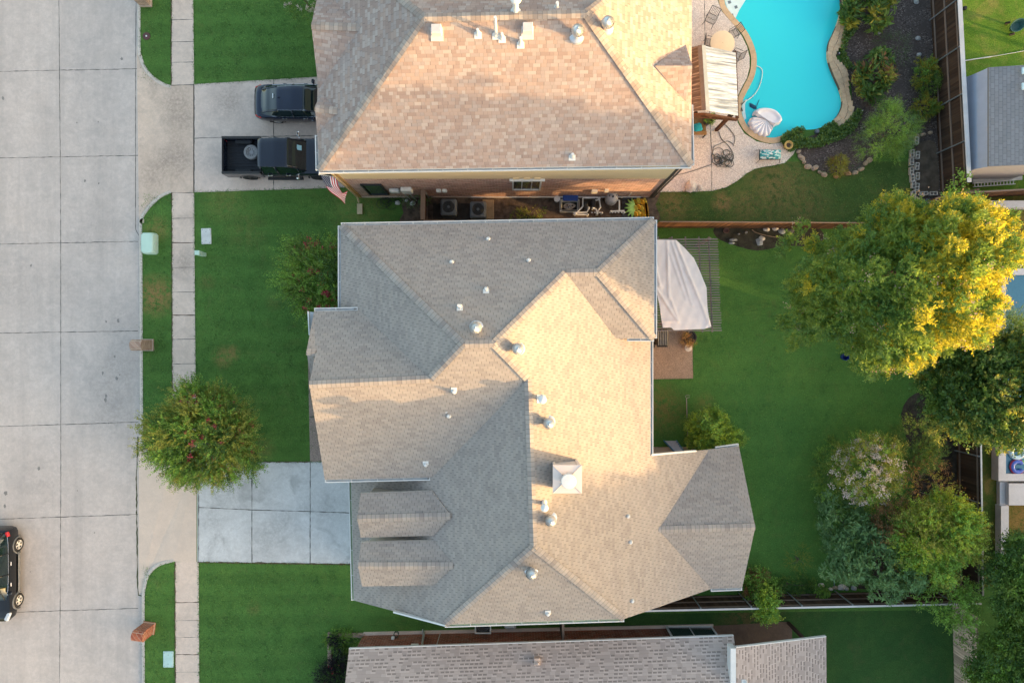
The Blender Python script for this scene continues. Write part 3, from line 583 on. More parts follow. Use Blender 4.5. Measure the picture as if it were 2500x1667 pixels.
lowz, topz = zt+.03, zt+.05; q = [(x0-e,y0-e),(x1+e,y0-e),(x1+e,y1+e),(x0-e,y1+e)]; q2 = [(cx+(p[0]-cx)*.3, cy+(p[1]-cy)*.3) for p in q]
cc.add([(a,b,zt-.05) for a,b in q]+[(a,b,lowz) for a,b in q]+[(a,b,topz) for a,b in q2], [(i,(i+1)%4,4+(i+1)%4,4+i) for i in range(4)]+[(4+i,4+(i+1)%4,8+(i+1)%4,8+i) for i in range(4)]+[(8,9,10,11)])
for i in range(4): cc.tube([(q[i][0],q[i][1],lowz+.012),(q2[i][0],q2[i][1],topz+.012)], .012, 5)
t = NT('sooty_cap_metal'); gg = t.n('VectorMath', operation='DISTANCE', ins={0: t.co('Generated'), 1: (.5,.5,1)}).outputs['Value']; s_ = t.rng(gg, .42, .16); s_ = t.math('MULTIPLY', s_, t.rng(t.noise(t.co(), 5, 5, .7), .4, .6))
m_soot = t.fin(t.mix(t.math('MULTIPLY', s_, .8), (.66,.58,.54), (.16,.12,.11)), .6); cc.build('chimney_cap', m_soot, cho.parent)
fc = MB(); fc.lathe((cx+.03,cy-.03,topz-.02), [(.16,0),(.16,.20),(.31,.20),(.32,.23),(.32,.32),(.30,.35),(.001,.37)], 24); fc.build('flue_cap', m_white, cho.parent, smooth=True, auto=40)

# --- two-storey house to the north ---
hn = thing('house', 'two-storey house with orange-brown shingles above cream siding and pink brick', 'house', (0, 14, 0))
a1, a2, RE, RW = P(778,416,6.6), P(1688,403,6.6), P(1430,34,9.8), P(1035,43,9.8)
s1, s2 = P(881,67,7.95), P(790,228,6.72); f = lambda *l: [P(*p) for p in l]
nw, ne = Vector((-8.6,18.2,6.6)), Vector((8.0,18.2,6.6))
nf = [[a1, a2, RE, RW], [RW, nw, P(774,326,6.6), a1], [RW, RE, ne, nw], [RE, a2, ne],
  [P(760,62,7.95), s1, s2, P(779,230,6.55)], [P(760,62,7.95), s1, Vector((-6.9,16.2,6.4)), Vector((-8.55,16.2,6.4))],
  f((769,264,7.3),(835,272,7.3),(790,228,6.72),(780,230,6.6)), f((769,264,7.3),(835,272,7.3),(790,342,6.7),(774,326,6.6)),
  f((1600,161,7.9),(1690,161,7.8),(1673,105,6.7),(1668,104,6.72)), f((1600,161,7.9),(1690,161,7.8),(1685,255,6.66),(1672,252,6.75))]
roofn, NP_ = make_roof(hn, nf, [(RE,RW),(a1,RW),(a2,RE),(nw,RW),(ne,RE),(s1,P(760,62,7.95)),(P(835,272,7.3),P(769,264,7.3))], m_roofN, m_capN)
wb = MB(); wb.bb(-8.2,7.5,7.8,17.8,-.3,4.25); wb.build('brick_wall', m_brickR, hn)
ws = MB(); ws.bb(-8.22,7.52,7.78,17.82,4.26,6.5); ws.bb(-8.24,-8.1,7.76,7.9,0,6.45,1); ws.bb(7.4,7.545,7.755,7.9,0,6.45,2); ws.build('siding_wall', [m_siding, plain('orange_cedar', (.45,.27,.10), .7), plain('dark_downspout', (.07,.06,.05), .6)], hn)
fo = MB(); fo.bb(-8.23,7.53,7.77,7.8,-.2,.22); fo.build('foundation', m_walk, hn)
window(hn, (.73,7.79,3.05), 'x', 1.45, 2.1, -1, 2); MB().bb(-.12,1.58,7.68,7.8,4.1,4.24).build('window_head', m_white, hn)
for i in range(3): MB().bb(.05+i*.5,.35+i*.5,7.72,7.78,4.34,4.52).build('vent_block', m_siding, hn)
window(hn, (-7.0,7.79,2.0), 'x', 1.05, 2.3, -1, 0, plain('black_frame', (.02,.022,.03), .4))
m_mp = plain('meter_paint', (.70,.70,.66), .5)
for c_, d_ in (((-6.0,7.70,2.0),(.5,.18,.45)),((-5.35,7.68,2.2),(.55,.22,.7)),((-3.75,7.7,2.0),(.24,.16,.3)),((-3.45,7.7,2.0),(.24,.16,.3))): MB().rbox(c_, d_, .03).build('meter_box', m_mp, hn)
MB().tube([(-5.3,7.62,1.9),(-5.15,7.6,.1)], .03, 6).build('conduit', m_metal, hn); MB().tube([(-5.62,7.7,1.5),(-5.5,7.66,.1)], .02, 6).build('conduit', m_metal, hn)
MB().bb(4.1,4.4,7.66,7.8,1.5,1.9).build('power_box', m_cream, hn); MB().bb(4.75,4.95,7.66,7.8,1.8,2.05).build('power_box', m_cream, hn)
mb = MB(); mb.tube([(-2.2,7.72,.42),(6.9,7.72,.42)], .03, 6); mb.tube([(6.2,7.7,.42),(6.2,7.7,1.6)], .02, 6); mb.build('conduit', m_white, hn)
gutter(hn,a1,a2,n=(0,-1)); gutter(hn,P(776,330,6.6),a1,n=(-1,0)); gutter(hn,P(1669,-40,6.6),P(1676,108,6.62),n=(1,0)); gutter(hn,P(1685,256,6.6),a2,n=(1,0))
ds = MB(); ds.tube([(-8.3,7.72,6.4),(-8.27,7.72,.5),(-8.25,7.5,.15)], .05, 6); ds.box((-8.22,7.15,.06),(.28,.55,.10)); ds.build('downspout', plain('tan_downspout', (.45,.36,.22), .6), hn)
ds = MB(); ds.tube([(7.58,7.7,6.4),(7.58,7.72,.3)], .05, 6); ds.build('downspout', plain('brown_downspout', (.12,.10,.08), .6), hn)
turbine(roofn, roof_at(NP_, 1408, 88)); turbine(roofn, roof_at(NP_, 1480, 68))
for px, py, h in ((1167,82,.4),(1226,92,.4),(1271,106,.55),(1397,381,.35),(1211,84,1.5),(1359,20,.5)): pipe(roofn, roof_at(NP_, px, py), h, .06, .30, -.08)
pipe(roofn, roof_at(NP_, 1259, 30), 1.0, .11, .36, cap=True)
for px, py in ((1067,86),(1288,82)):
    c = roof_at(NP_, px, py)[0]; mb = MB(); mb.rbox(c+Vector((0,.1,.22)), (.40,.36,.34), .02); mb.box(c+Vector((0,0,.04)), (.5,.5,.03), 0, 0, Matrix.Rotation(R(31),3,'X')); mb.build('box_vent', plain('pinkish_metal', (.62,.56,.54), .5, .06), roofn)

# --- red brick house to the south ---
hq = thing('house', 'single-storey red brick house with speckled dark and light shingles', 'house', (1, -18, 0))
b1, b2 = P(852,1584,2.6), P(1791,1552,2.6); sl_ = .6
def up(p, dy): return p + Vector((0,-dy,dy*sl_))
C1, C2 = P(1797,1581,3.72), P(2017,1554,2.45)
r1_, r2_ = up(b1,5.2), up(b2,5.0); qf = [[b1, b2, r2_, r1_], [r1_, r2_, r2_+Vector((0,-5.2,-3.1)), r1_+Vector((0,-5.2,-3.1))], [C1, C2, C2+Vector((.05,-5,0)), C1+Vector((.05,-5,0))]]
roofq, QP = make_roof(hq, qf, [], m_roofS, m_cap)
YW = lambda x: -15.86 + (x+8.05)*.0232
wb = MB(); wb.prism([(-8.05,-25.3),(10.9,-25.0),(10.9,YW(10.9)),(-8.05,YW(-8.05))], -.3, 2.5); wb.build('wall', m_brickD, hq)
MB().prism([(-8.02,YW(-8)-.01),(10.88,YW(10.9)-.01),(10.88,YW(10.9)+.16),(-8.02,YW(-8)+.16)], -.2, .08).build('foundation', m_walk, hq)

for a_ in ((b1, b2, .05, .12, (0,1)), (C1, C2, .05, .14)): tr = MB(); trim(tr, *a_); tr.build('roof_trim', m_white, hq)
MB().bb(C1.x-.28,C1.x-.02,C1.y-5,C1.y,C1.z-.5,C1.z+.05).build('roof_trim', m_white, hq)
window(hq, (9.55,YW(9.55)+.03,1.1), 'x', 2.5, 2.1, 1, 1, m_white); MB().bb(8.2,10.9,YW(9.5)-.02,YW(9.5)+.1,2.2,2.4).build('door_head', m_fascia, hq)
mb = MB(); mb.box((14.95,-15.2,1.3),(.14,.14,2.6)); mb.build('porch_post', plain('brown_post', (.07,.04,.03), .8), hq)
MB().tube([(-4.75,-15.66,.1),(-4.6,-15.66,2.2)], .055, 8).build('conduit', m_metal, hq); MB().ball((-4.6,-15.55,2.35), .10).build('electric_meter', m_white, hq); MB().tube([(-3.9,-15.66,1.9),(-3.85,-15.66,.2)],.022,6).build('conduit', m_metal, hq)
for c_, d_ in (((-5.0,-15.64,2.0),(.4,.2,.5)),((-3.95,-15.66,1.9),(.22,.16,.3)),((-3.3,-15.66,2.0),(.45,.16,.4)),((-1.0,-15.66,1.9),(.14,.14,.2)),((-.75,-15.66,1.9),(.14,.14,.2))): MB().rbox(c_, d_, .03).build('meter_box', m_mp, hq)
for x in (5.3, 7.6): MB().bb(x,x+.75,YW(x)-.01,YW(x)+.07,1.75,1.84).build('sill', m_fascia, hq)
c = roof_at(QP, 1311, 1609)[0]; mb = MB(); mb.rbox(c+Vector((0,0,.14)), (.30,.36,.28), .02); mb.ball(c+Vector((.03,-.05,.3)), .09); mb.build('box_vent', plain('tan_vent', (.52,.40,.33), .6), roofq)
pipe(roofq, roof_at(QP, 1820, 1663), .3, .05, .25)
# ---------------- fences ----------------
m_fdark = woodmat('dark_fence_boards', (.075,.045,.03)); m_fred = woodmat('red_brown_fence_boards', (.15,.07,.04)); m_fgrey = woodmat('weathered_grey_boards', (.62,.46,.34), v=.6)
m_rail = woodmat('rail_wood', (.27,.20,.16), along=(.06,.06,1)); m_post = plain('galvanised_post', (.33,.37,.40), .4, .15, 8, .5); m_capw = plain('pale_cap_board', (.52,.51,.51), .7, .12, 1.5); m_capb = woodmat('brown_cap_board', (.30,.20,.14), along=(.06,.06,1))
def fence(label, p0, p1, h, n, boards, cap=None, capw=.18, rails=2, step=2.4, posts=True, group=None, lean=0., railw=.045):
    p0, p1 = Vector((p0[0],p0[1],0)), Vector((p1[0],p1[1],0)); d = (p1-p0); L = d.length; d.normalize(); n = Vector((n[0],n[1],0)); n = (n - d*n.dot(d)).normalized(); rz = math.atan2(d.y, d.x)
    t = thing('fence', label, 'fence', (p0+p1)/2, group); mb = MB(); k = int(L/.142)
    for i in range(k): mb.box(p0 + d*((i+.5)*L/k) + Vector((0,0,h/2+random.uniform(-.015,.015))) - n*(.012*(i % 2)), (L/k*1.02, .018, h), rz)
    mb.build('picket_panel', boards, t)
    if rails:
        for j in range(rails):
            z = .3 + (h-.55)*j/max(1, rails-1); MB().box((p0+p1)/2 + n*.045 + Vector((0,0,z)), (L, .04, .09), rz).build('rail', m_rail, t)
    if posts:
        for i in range(int(L/step)+1):
            c = p0 + d*min(L-.05, i*step+.05) + n*.10; m = MB(); m.tube([c, c+Vector((0,0,h-.03))], .035, 8); m.ball(c+Vector((0,0,h-.03)), .045, 8); m.build('post', m_post, t)
    if cap: MB().box((p0+p1)/2 + n*.03 + Vector((0,0,h+.03)), (L, capw, .04), rz).build('cap_board', cap, t)
    return t
fence('tall dark board fence with pale cap and grey grid posts behind the mulch bed', P(2268,-60), P(2296,470), 2.35, (-1,0), m_fdark, m_capw, .22, 3, 2.4)
fence('reddish board fence running east from the grey shed corner', P(2300,488), P(2640,470), 1.9, (0,-1), m_fred, m_rail, .08, 0, posts=False)
fence('red-brown board fence along the stones north of the main lawn', P(1592,556), P(2270,560), 2.0, (0,-1), m_fred, m_rail, .05, 0, posts=False)
fence('dark board fence with two rails and steel posts beside the red brick house', P(1450,1459), P(2335,1440), 1.95, (0,1), m_fdark, m_capw, .09, 3, 2.6)
fence('black fence panels behind the blossom tree facing the pool lawn', P(2332,880), P(2340,1420), 1.95, (-1,0), m_fdark, m_post, .08, 2, 2.4)
fence('sun-bleached grey board fence below the dark corner shrubs', P(2325,1470), P(2332,1760), 2.0, (-1,0), m_fgrey, m_rail, .06, 0, posts=False)
fence('short brown gate fence between flag corner and cooling units', P(1043,482), P(1042,552), 1.9, (1,0), m_fred, m_capb, .24, 2, 2.)
fence('low brown cap fence hidden behind the roof edge', P(1045,556), P(1115,556), 1.85, (0,1), m_fred, m_capb, .12, 1, 2., posts=False)
fence('short side fence crossing the gap beside the red brick wall', P(1367,1480), P(1367,1533), 1.9, (1,0), m_fdark, m_rail, .12, 1, 2., posts=False)
fence('brown corner gate panels at the netted planting bed', P(2235,500), P(2338,478), 1.7, (0,-1), m_fred, m_capb, .08, 1, 2.3)

# ---------------- plants ----------------
def crown_mesh(name, parent, mats, leaves, weights):
    """leaves: list of (base(N,3), dir(N,3), length(N), width(N), matindex)"""
    V, Fc, Mi, o = [], [], [], 0
    for b, d, L, W, mi in leaves:
        N = len(b); d = d/(np.linalg.norm(d, axis=1, keepdims=True)+1e-9); r = rng.normal(size=(N,3)) + np.array([0,0,1.2]); s = np.cross(d, r); s /= np.linalg.norm(s, axis=1, keepdims=True)+1e-9
        up = np.cross(s, d); flip = np.where(up[:, 2:3] < 0, -1, 1); s = s*flip
        hl = (d*L[:, None]); sw = s*W[:, None]*.5
        V.append(np.stack([b, b+hl*.45+sw, b+hl, b+hl*.45-sw], 1).reshape(-1, 3)); q = np.arange(N*4).reshape(N, 4)+o; Fc.append(q); o += N*4
        Mi.append(np.broadcast_to(np.asarray(mi), (N,)))
    V = np.concatenate(V); Fc = np.concatenate(Fc); Mi = np.concatenate(Mi).astype(np.int32)
    q = parent; off = np.zeros(3)
    while q is not None: off = off + np.array(q.location); q = q.parent
    me = bpy.data.meshes.new(name); V = V - off
    me.vertices.add(len(V)); me.vertices.foreach_set('co', V.astype(np.float32).ravel()); me.loops.add(len(Fc)*4); me.loops.foreach_set('vertex_index', Fc.ravel().astype(np.int32))
    me.polygons.add(len(Fc)); me.polygons.foreach_set('loop_start', (np.arange(len(Fc))*4).astype(np.int32)); me.polygons.foreach_set('loop_total', np.full(len(Fc), 4, np.int32))
    for m in mats: me.materials.append(m)
    me.polygons.foreach_set('material_index', Mi); me.update(calc_edges=True)
    ob = bpy.data.objects.new(name, me); COL.objects.link(ob); ob.parent = parent; return ob
def unit(a): return a/(np.linalg.norm(a, axis=-1, keepdims=True)+1e-9)
def sprays(S, D, L, nl, leaf, wid, mi, spread=.8, droop=.15, jit=.25):
    """leafy twigs starting at S heading D: pairs of leaves along them"""
    N = len(S); D = unit(D); t = (np.arange(nl)+.6)/nl
    side = unit(np.cross(D, np.array([0,0,1.])+rng.normal(size=(N,3))*.25))
    pts = S[:, None]+D[:, None]*(L[:, None, None]*t[None, :, None]); pts[..., 2] -= droop*L[:, None]*t[None]**2
    sg = np.where(np.arange(nl) % 2 == 0, 1, -1)[None, :, None]
    d = D[:, None]*.55 + side[:, None]*sg*spread + rng.normal(size=pts.shape)*jit
    ln = leaf*(1.1-.45*t)[None]*rng.uniform(.7, 1.25, (N, nl)); m = np.repeat(np.asarray(mi), nl) if np.ndim(mi) else mi
    return (pts.reshape(-1, 3), d.reshape(-1, 3), ln.ravel(), ln.ravel()*wid, m)
def clumps(c, rad, n, lump=.25, lo=-.35, inner=.55, seed=0):
    q = np.random.default_rng(seed); u = unit(q.normal(size=(n*3, 3))); u = u[u[:, 2] > lo][:n]
    ph = q.uniform(0, 6.28, (5,)); az = np.arctan2(u[:, 1], u[:, 0])
    k = 1 + lump*(np.sin(2*az+ph[0])*.4+np.sin(3*az+ph[1])*.45+np.sin(5*az+ph[2]+2*u[:, 2])*.45+np.sin(9*az+ph[3])*.25)
    r = q.uniform(inner**3, 1, len(u))**(1/3)*k
    return np.array(c)+u*r[:, None]*np.array(rad), u
def trunk(parent, base, top, r, cl=None, nb=6, mat=None, multi=1, seed=1):
    q = random.Random(seed); mb = MB(); base, top = Vector(base), Vector(top)
    for m in range(multi):
        b = base + (Vector((q.uniform(-.25,.25), q.uniform(-.25,.25), 0)) if multi > 1 else Vector()); tt = top + (Vector((q.uniform(-.7,.7), q.uniform(-.7,.7), 0)) if multi > 1 else Vector())
        pts = [b.lerp(tt, i/5) + Vector((q.uniform(-.06,.06), q.uniform(-.06,.06), 0)) for i in range(6)]; mb.tube(pts, r, 8, 0, r*.35)
    if cl is not None:
        for i in range(nb):
            e = Vector(cl[q.randrange(len(cl))]); s = base.lerp(top, q.uniform(.35, .9)); mid = s.lerp(e, .5)+Vector((0, 0, .25)); mb.tube([s, s.lerp(mid, .5)+Vector((0,0,.05)), mid, e], r*.45, 6, 0, r*.08)
    return mb.build('trunk', mat or m_bark, parent, smooth=True)
m_bark = plain('bark', (.16,.125,.10), .95, .4, 14, bump=.6); m_barkp = plain('smooth_pale_bark', (.36,.29,.24), .85, .25, 9)
def tree(name, label, cat, base, c, rad, n, cr, per, leaf, mats, probs=None, spray=.5, nl=9, wid=.42, lump=.25, lo=-.35, inner=.55, top=None, r=.14, seed=1, droop=.15, up=.15, nb=8, multi=1, bark=None, group=None, fine=.8, flowers=None, part='crown', flat=.75):
    t = thing(name, label, cat, base, group); cl, u = clumps(c, rad, n, lump, lo, inner, seed); q = np.random.default_rng(seed+50)
    k = len(cl); pick = q.choice(len(mats) if probs is None else len(probs), k, p=probs)
    S = np.repeat(cl, per, 0); U = np.repeat(u, per, 0); rd = unit(q.normal(size=S.shape)); pr = np.repeat(pick, per)
    sw = q.random(len(pr)) < .18; pr = np.where(sw, q.integers(0, len(mats) if probs is None else len(probs), len(pr)), pr)
    S = S + rd*(q.random((len(S), 1))**.5)*cr*np.array([1,1,flat]); D = rd*.75+U*.65+np.array([0,0,up]); L = spray*q.uniform(.6, 1.25, len(S))
    lv = [sprays(S, D, L, nl, leaf, wid, pr, fine, droop)]
    crown_mesh(part, t, mats, lv, None)
    if flowers:
        fm, nf, fs, pl = flowers; az = q.normal(size=(nf*4, 3)); az = unit(az); ok = az[:, 2] > .05
        if pl is not None: ok &= (az[:, 0]*pl[0]+az[:, 1]*pl[1]) > pl[2]-q.random(len(az))*.9
        az = az[ok][:nf]; cc = np.array(c)+az*np.array(rad)*q.uniform(.78, 1.12, (len(az), 1)); M = 26
        B = np.repeat(cc, M, 0); B = B + q.normal(size=B.shape)*fs*.5; D = unit(q.normal(size=B.shape)); crown_mesh('blossom', t, [fm], [(B, D, np.full(len(B), fs*.55), np.full(len(B), fs*.45), 0)], None)
    trunk(t, base, top if top is not None else (c[0], c[1], c[2]), r, cl, nb, bark, multi, seed)
    return t
g1 = leafmat('leaf_mid_green', (0.14,0.235,0.045)); g2 = leafmat('leaf_dark_green', (0.075,0.155,0.038)); g3 = leafmat('leaf_bright_green', (.30,.41,.05)); g4 = leafmat('leaf_olive', (.27,.30,.06)); g5 = leafmat('leaf_blue_green', (.15,.275,.11)); g6 = leafmat('leaf_yellow', (.24,.24,.03)); g7 = leafmat('leaf_rust', (.24,.135,.06)); g8 = leafmat('leaf_grey_green', (.085,.12,.07)); g9 = leafmat('leaf_purple', (.018,.016,.022)); g10 = leafmat('leaf_fresh', (.19,.35,.06))
m_pink = leafmat('pink_blossom', (.52,.06,.12), .4, .3); m_blush = leafmat('pale_blossom', (.60,.50,.48), .25, .3); m_lilac = leafmat('lilac_tip', (.35,.40,.52), .3, .3); m_seed = leafmat('pale_seed_tip', (.45,.34,.28), .3, .3)
# tall feathery tree over the back lawn
def big_tree():
    b = P(2040,712); c = (17.1, 2.5, 6.9); rad = (3.9, 3.35, 3.5)
    t = thing('feathery_tree', 'large feathery tree with yellow-lit eastern half over the back lawn', 'tree', b); lv = []; q = np.random.default_rng(5)
    cl, u = clumps(c, rad, 620, .2, -.45, .62, 5); cl[:, 2] += .20*(cl[:, 0]-c[0]); shrink = lambda a: np.stack([c[0]+(a[:, 0]-c[0])*.82, c[1]+(a[:, 1]-c[1])*.80, a[:, 2]], 1); ex = np.array([[13.2,1.2,4.8],[14.2,1.8,5.4],[13.6,.2,4.4],[14.6,.4,4.9],[13.2,5.1,5.4],[14.2,4.9,5.9],[16.5,6.9,6.5],[19.6,5.2,9.2],[18.9,6.0,8.8],[19.8,4.2,9.6],[19.2,3.6,10.0],[18.0,6.3,8.8],[18.6,2.6,10.3],[19.6,2.4,9.8],[20.2,3.0,8.8],[18.8,4.8,9.9],[17.6,5.4,9.3],[17.0,6.6,7.9],[16.9,7.0,7.0],[18.2,-2.2,5.0],[17.4,-2.4,4.6],[16.4,-1.9,4.6],[19.2,-1.8,5.2],[16.3,6.4,6.9],[16.7,6.3,7.8],[18.4,6.1,6.4],[19.9,5.9,6.2],[21.6,4.8,6.0],[22.4,2.7,5.8],[22.0,1.1,5.6],[21.2,3.8,7.2],[21.6,2.0,6.9],[20.4,.2,6.2],[12.2,5.2,5.0],[12.1,.7,4.4],[12.9,-.7,3.9],[18.4,-1.3,4.6],[17.2,-1.0,5.2],[19.2,-.6,5.4],[18.5,5.2,8.8],[17.2,5.6,8.6],[19.6,4.4,8.6]])
    ex = shrink(ex); cl = np.concatenate([cl, ex, ex+q.normal(size=ex.shape)*.4]); u = np.concatenate([u, unit(ex-np.array(c)), unit(ex-np.array(c))]); per = 20
    S = np.repeat(cl, per, 0); U = np.repeat(u, per, 0); rd = unit(q.normal(size=S.shape)); S = S+rd*(q.random((len(S),1))**.6)*.36*np.array([1,1,.8]); pk_ = q.choice(3, len(cl), p=[.62,.05,.33]); pk_ = np.where(q.random(len(cl)) < np.clip((cl[:, 0]-15.4-.15*(3-cl[:, 1]))/5.5, 0, .58), 1, pk_); pick = np.repeat(pk_, per)  # gold leaves grow likelier eastward: the sunlit half is put into leaf colour
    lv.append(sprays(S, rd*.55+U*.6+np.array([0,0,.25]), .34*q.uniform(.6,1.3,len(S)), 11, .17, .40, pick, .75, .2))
    e = cl[q.choice(len(cl), 90)]; e = e+unit(e-np.array(c))*.55; B = np.repeat(e, 14, 0)+q.normal(size=(90*14,3))*.11; lv.append((B, q.normal(size=B.shape), np.full(len(B), .07), np.full(len(B), .06), 3))
    crown_mesh('crown', t, [leafmat('feather_green', (.19,.32,.07), .4, .5, (.32,.40,.07)), leafmat('feather_sunlit_gold', (.40,.43,.055), .35, .55, (.58,.50,.06)), leafmat('feather_dark', (.12,.24,.06), .4, .45), m_seed], lv, None); trunk(t, b, (17.4,2.75,8.0), .22, cl, 10, None, 1, 4); return t
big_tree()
tree('oak_tree', 'dense dark round oak casting over the eastern pool edge', 'tree', P(2330,960), (22.5,-2.15,5.0), (2.9,2.6,2.5), 270, .55, 30, .17, [g2,g1,g4], [.55,.33,.12], .34, 8, .55, .16, seed=9, r=.2, nb=8)
tree('conifer_tree', 'thin dark conifer with long fronds reaching over blue water', 'tree', P(2395,820), (23.2,.35,3.8), (1.7,1.3,1.8), 46, .3, 22, .10, [g2,g5], [.6,.4], .8, 16, .28, .3, seed=12, r=.08, nb=5, fine=.5)
tree('sapling', 'sparse sapling with broad pale leaves by the white pool corner', 'sapling', P(2352,540), (22.6,6.0,2.6), (1.7,1.9,1.4), 34, .25, 9, .17, [g10,g1], [.6,.4], .45, 6, .55, .35, seed=14, r=.05, nb=16, bark=m_barkp)
tree('crape_myrtle', 'broad crape myrtle with pink blossoms over the pavement', 'tree', P(452,1075), (-15.45,-4.75,2.7), (2.5,2.3,1.75), 190, .34, 20, .13, [g4,g10,g1,g2], [.36,.30,.2,.14], .75, 18, .42, .16, seed=21, r=.07, nb=10, multi=4, bark=m_barkp, fine=.75, droop=.10, up=.45, inner=.3, flowers=(m_pink, 44, .11, (1,.3,.3)))
tree('crape_myrtle', 'pink crape myrtle tucked against the white gutter of the front wall', 'tree', P(800,700), (-9.6,3.25,2.5), (1.55,1.9,1.4), 95, .35, 18, .13, [g10,g2,g1], [.4,.35,.25], .85, 20, .40, .25, seed=23, r=.05, nb=8, multi=3, bark=m_barkp, fine=.75, droop=.10, inner=.3, flowers=(m_pink, 60, .12, (-1,-.2,-.2)))
tree('blossom_tree', 'small tree covered in dry whitish blossoms beside the eastern lawn edge', 'tree', P(2090,1120), (17.9,-6.5,2.3), (1.7,1.65,1.4), 110, .35, 20, .10, [g4,g1,g10], [.5,.3,.2], .36, 8, .5, .2, seed=31, r=.07, flowers=(m_blush, 125, .15, (-.3,.7,-.1)))
tree('bush', 'green leafy bush on the lawn side of the blossom tree', 'bush', P(2035,1155), (16.55,-7.0,1.3), (.85,1.5,.95), 50, .25, 18, .09, [g10,g1,g2], [.4,.35,.25], .3, 8, .5, .25, seed=33, r=.04)
tree('bright_tree', 'bright yellow-green tree leaning over the black corner fence', 'tree', P(2265,1290), (20.9,-9.6,3.2), (1.85,1.95,1.5), 140, .42, 22, .14, [g3,g4,g10], [.5,.25,.25], .42, 9, .5, .25, seed=35, r=.1)
tree('broad_leaf_shrub', 'blue-green shrub of star-shaped leaves in the fence corner', 'shrub', P(2150,1370), (18.5,-11.0,2.0), (2.35,1.75,1.4), 130, .35, 14, .26, [g5,g2], [.85,.15], .22, 9, .26, .34, seed=37, r=.06, fine=1.3)
tree('broad_leaf_shrub', 'narrow blue-green shrub above the fence corner beside dead twigs', 'shrub', P(2080,1280), (17.0,-9.3,1.6), (1.2,1.6,1.2), 48, .3, 12, .24, [g5,g2], [.7,.3], .22, 9, .26, .28, seed=38, r=.05, fine=1.3)
tree('dry_shrub', 'rusty dead shrub between the blossom tree and bright tree', 'shrub', P(2245,1190), (20.6,-7.0,2.2), (1.5,1.3,1.0), 36, .3, 10, .10, [g7,g6,g4], [.62,.2,.18], .5, 7, .4, .3, seed=39, r=.03, nb=26)
tree('dry_shrub', 'brown withered shrub tangled under the bright tree', 'shrub', P(2165,1295), (18.9,-9.3,2.7), (.75,1.3,.9), 40, .3, 12, .12, [g7,g2], [.7,.3], .45, 7, .4, .3, seed=40, r=.03, nb=22)
tree('dry_shrub', 'sparse tan dry shrub against the black fence', 'shrub', P(2320,1210), (21.7,-8.0,1.9), (.9,1.4,.8), 16, .3, 8, .11, [g7,g6], [.6,.4], .5, 7, .4, .3, seed=41, r=.03, nb=22, bark=m_barkp)
tree('dark_shrub', 'low dark evergreen shrub under the round oak', 'shrub', P(2270,1110), (20.6,-5.5,1.7), (1.5,1.1,1.1), 60, .3, 18, .11, [g2,g1], [.8,.2], .45, 10, .35, .2, seed=43, r=.05)
tree('ash_tree', 'shady green tree overhanging the pale wall beside the worn grass', 'tree', P(2455,1380), (24.8,-11.2,4.6), (1.8,1.9,1.7), 150, .4, 26, .19, [g1,g2,g10], [.4,.45,.15], .42, 9, .4, .2, seed=45, r=.11)
tree('ash_tree', 'tall green tree behind the bleached fence', 'tree', P(2470,1560), (25.0,-15.6,4.4), (2.5,3.0,2.2), 260, .42, 26, .19, [g1,g2,g10], [.42,.38,.2], .45, 9, .4, .25, seed=47, r=.12)
tree('sapling', 'green sapling crossing the top of the bleached fence', 'sapling', P(2385,1470), (21.6,-12.9,3.2), (1.0,1.3,.9), 34, .3, 14, .14, [g10,g1], [.5,.5], .42, 9, .4, .3, seed=48, r=.04)
# garden shrubs
def shrub(name, label, px, py, z, rad, n, per, leaf, mats, probs, seed, **k):
    b = P(px, py, z*.5); return tree(name, label, 'shrub', (b.x, b.y, 0), (b.x, b.y, z*.5), rad, n, k.pop('cr', .22), per, leaf, mats, probs, seed=seed, r=.03, nb=k.pop('nb', 5), **k)
shrub('leafy_shrub', 'large rosette shrub of pointed leaves next to flagstones', 2118, 10, 1.4, (1.25,1.2,.7), 46, 8, .42, [g2,g1,g6], [.45,.35,.2], 51, spray=.25, nl=6, wid=.3, fine=1.0, up=.4)
shrub('leafy_shrub', 'red-tipped rosette shrub in the dark mulch', 2132, 180, 1.3, (.95,1.1,.65), 40, 8, .38, [g2,g4,g7], [.6,.3,.1], 52, spray=.25, nl=6, wid=.3, fine=1.0, up=.4)
shrub('grey_shrub', 'faint grey-green shrub in the mulch', 2182, 118, .9, (.85,.85,.45), 40, 12, .05, [g8,g2], [.8,.2], 53, spray=.35, nl=10, wid=.3)
shrub('feathery_shrub', 'feathery bright green shrub above the stone edging', 2170, 325, 2.0, (1.35,1.35,.9), 80, 22, .09, [g10,g1,g5], [.6,.25,.15], 54, spray=.4, nl=12, wid=.25, lump=.4, cr=.26)
shrub('golden_shrub', 'small golden shrub at the bend of the stone edging', 2046, 404, .7, (.52,.5,.35), 40, 14, .06, [g6,g4,g7], [.6,.25,.15], 55, spray=.18, nl=8, wid=.4, cr=.13)
shrub('variegated_shrub', 'pale yellow-green shrub by the tall fence, northern one', 2256, 178, .9, (.5,.72,.4), 30, 12, .10, [g6,g10], [.5,.5], 56, spray=.22, nl=7, wid=.5, cr=.16)
shrub('green_shrub', 'dull green shrub between two pale yellow ones', 2265, 205, .8, (.62,.55,.4), 26, 12, .09, [g1,g2], [.6,.4], 57, spray=.25, nl=7, wid=.4)
shrub('variegated_shrub', 'pale yellow-green shrub by the tall fence, southern one', 2262, 262, .9, (.58,.55,.4), 34, 12, .10, [g6,g1], [.6,.4], 58, spray=.22, nl=7, wid=.5, cr=.16)
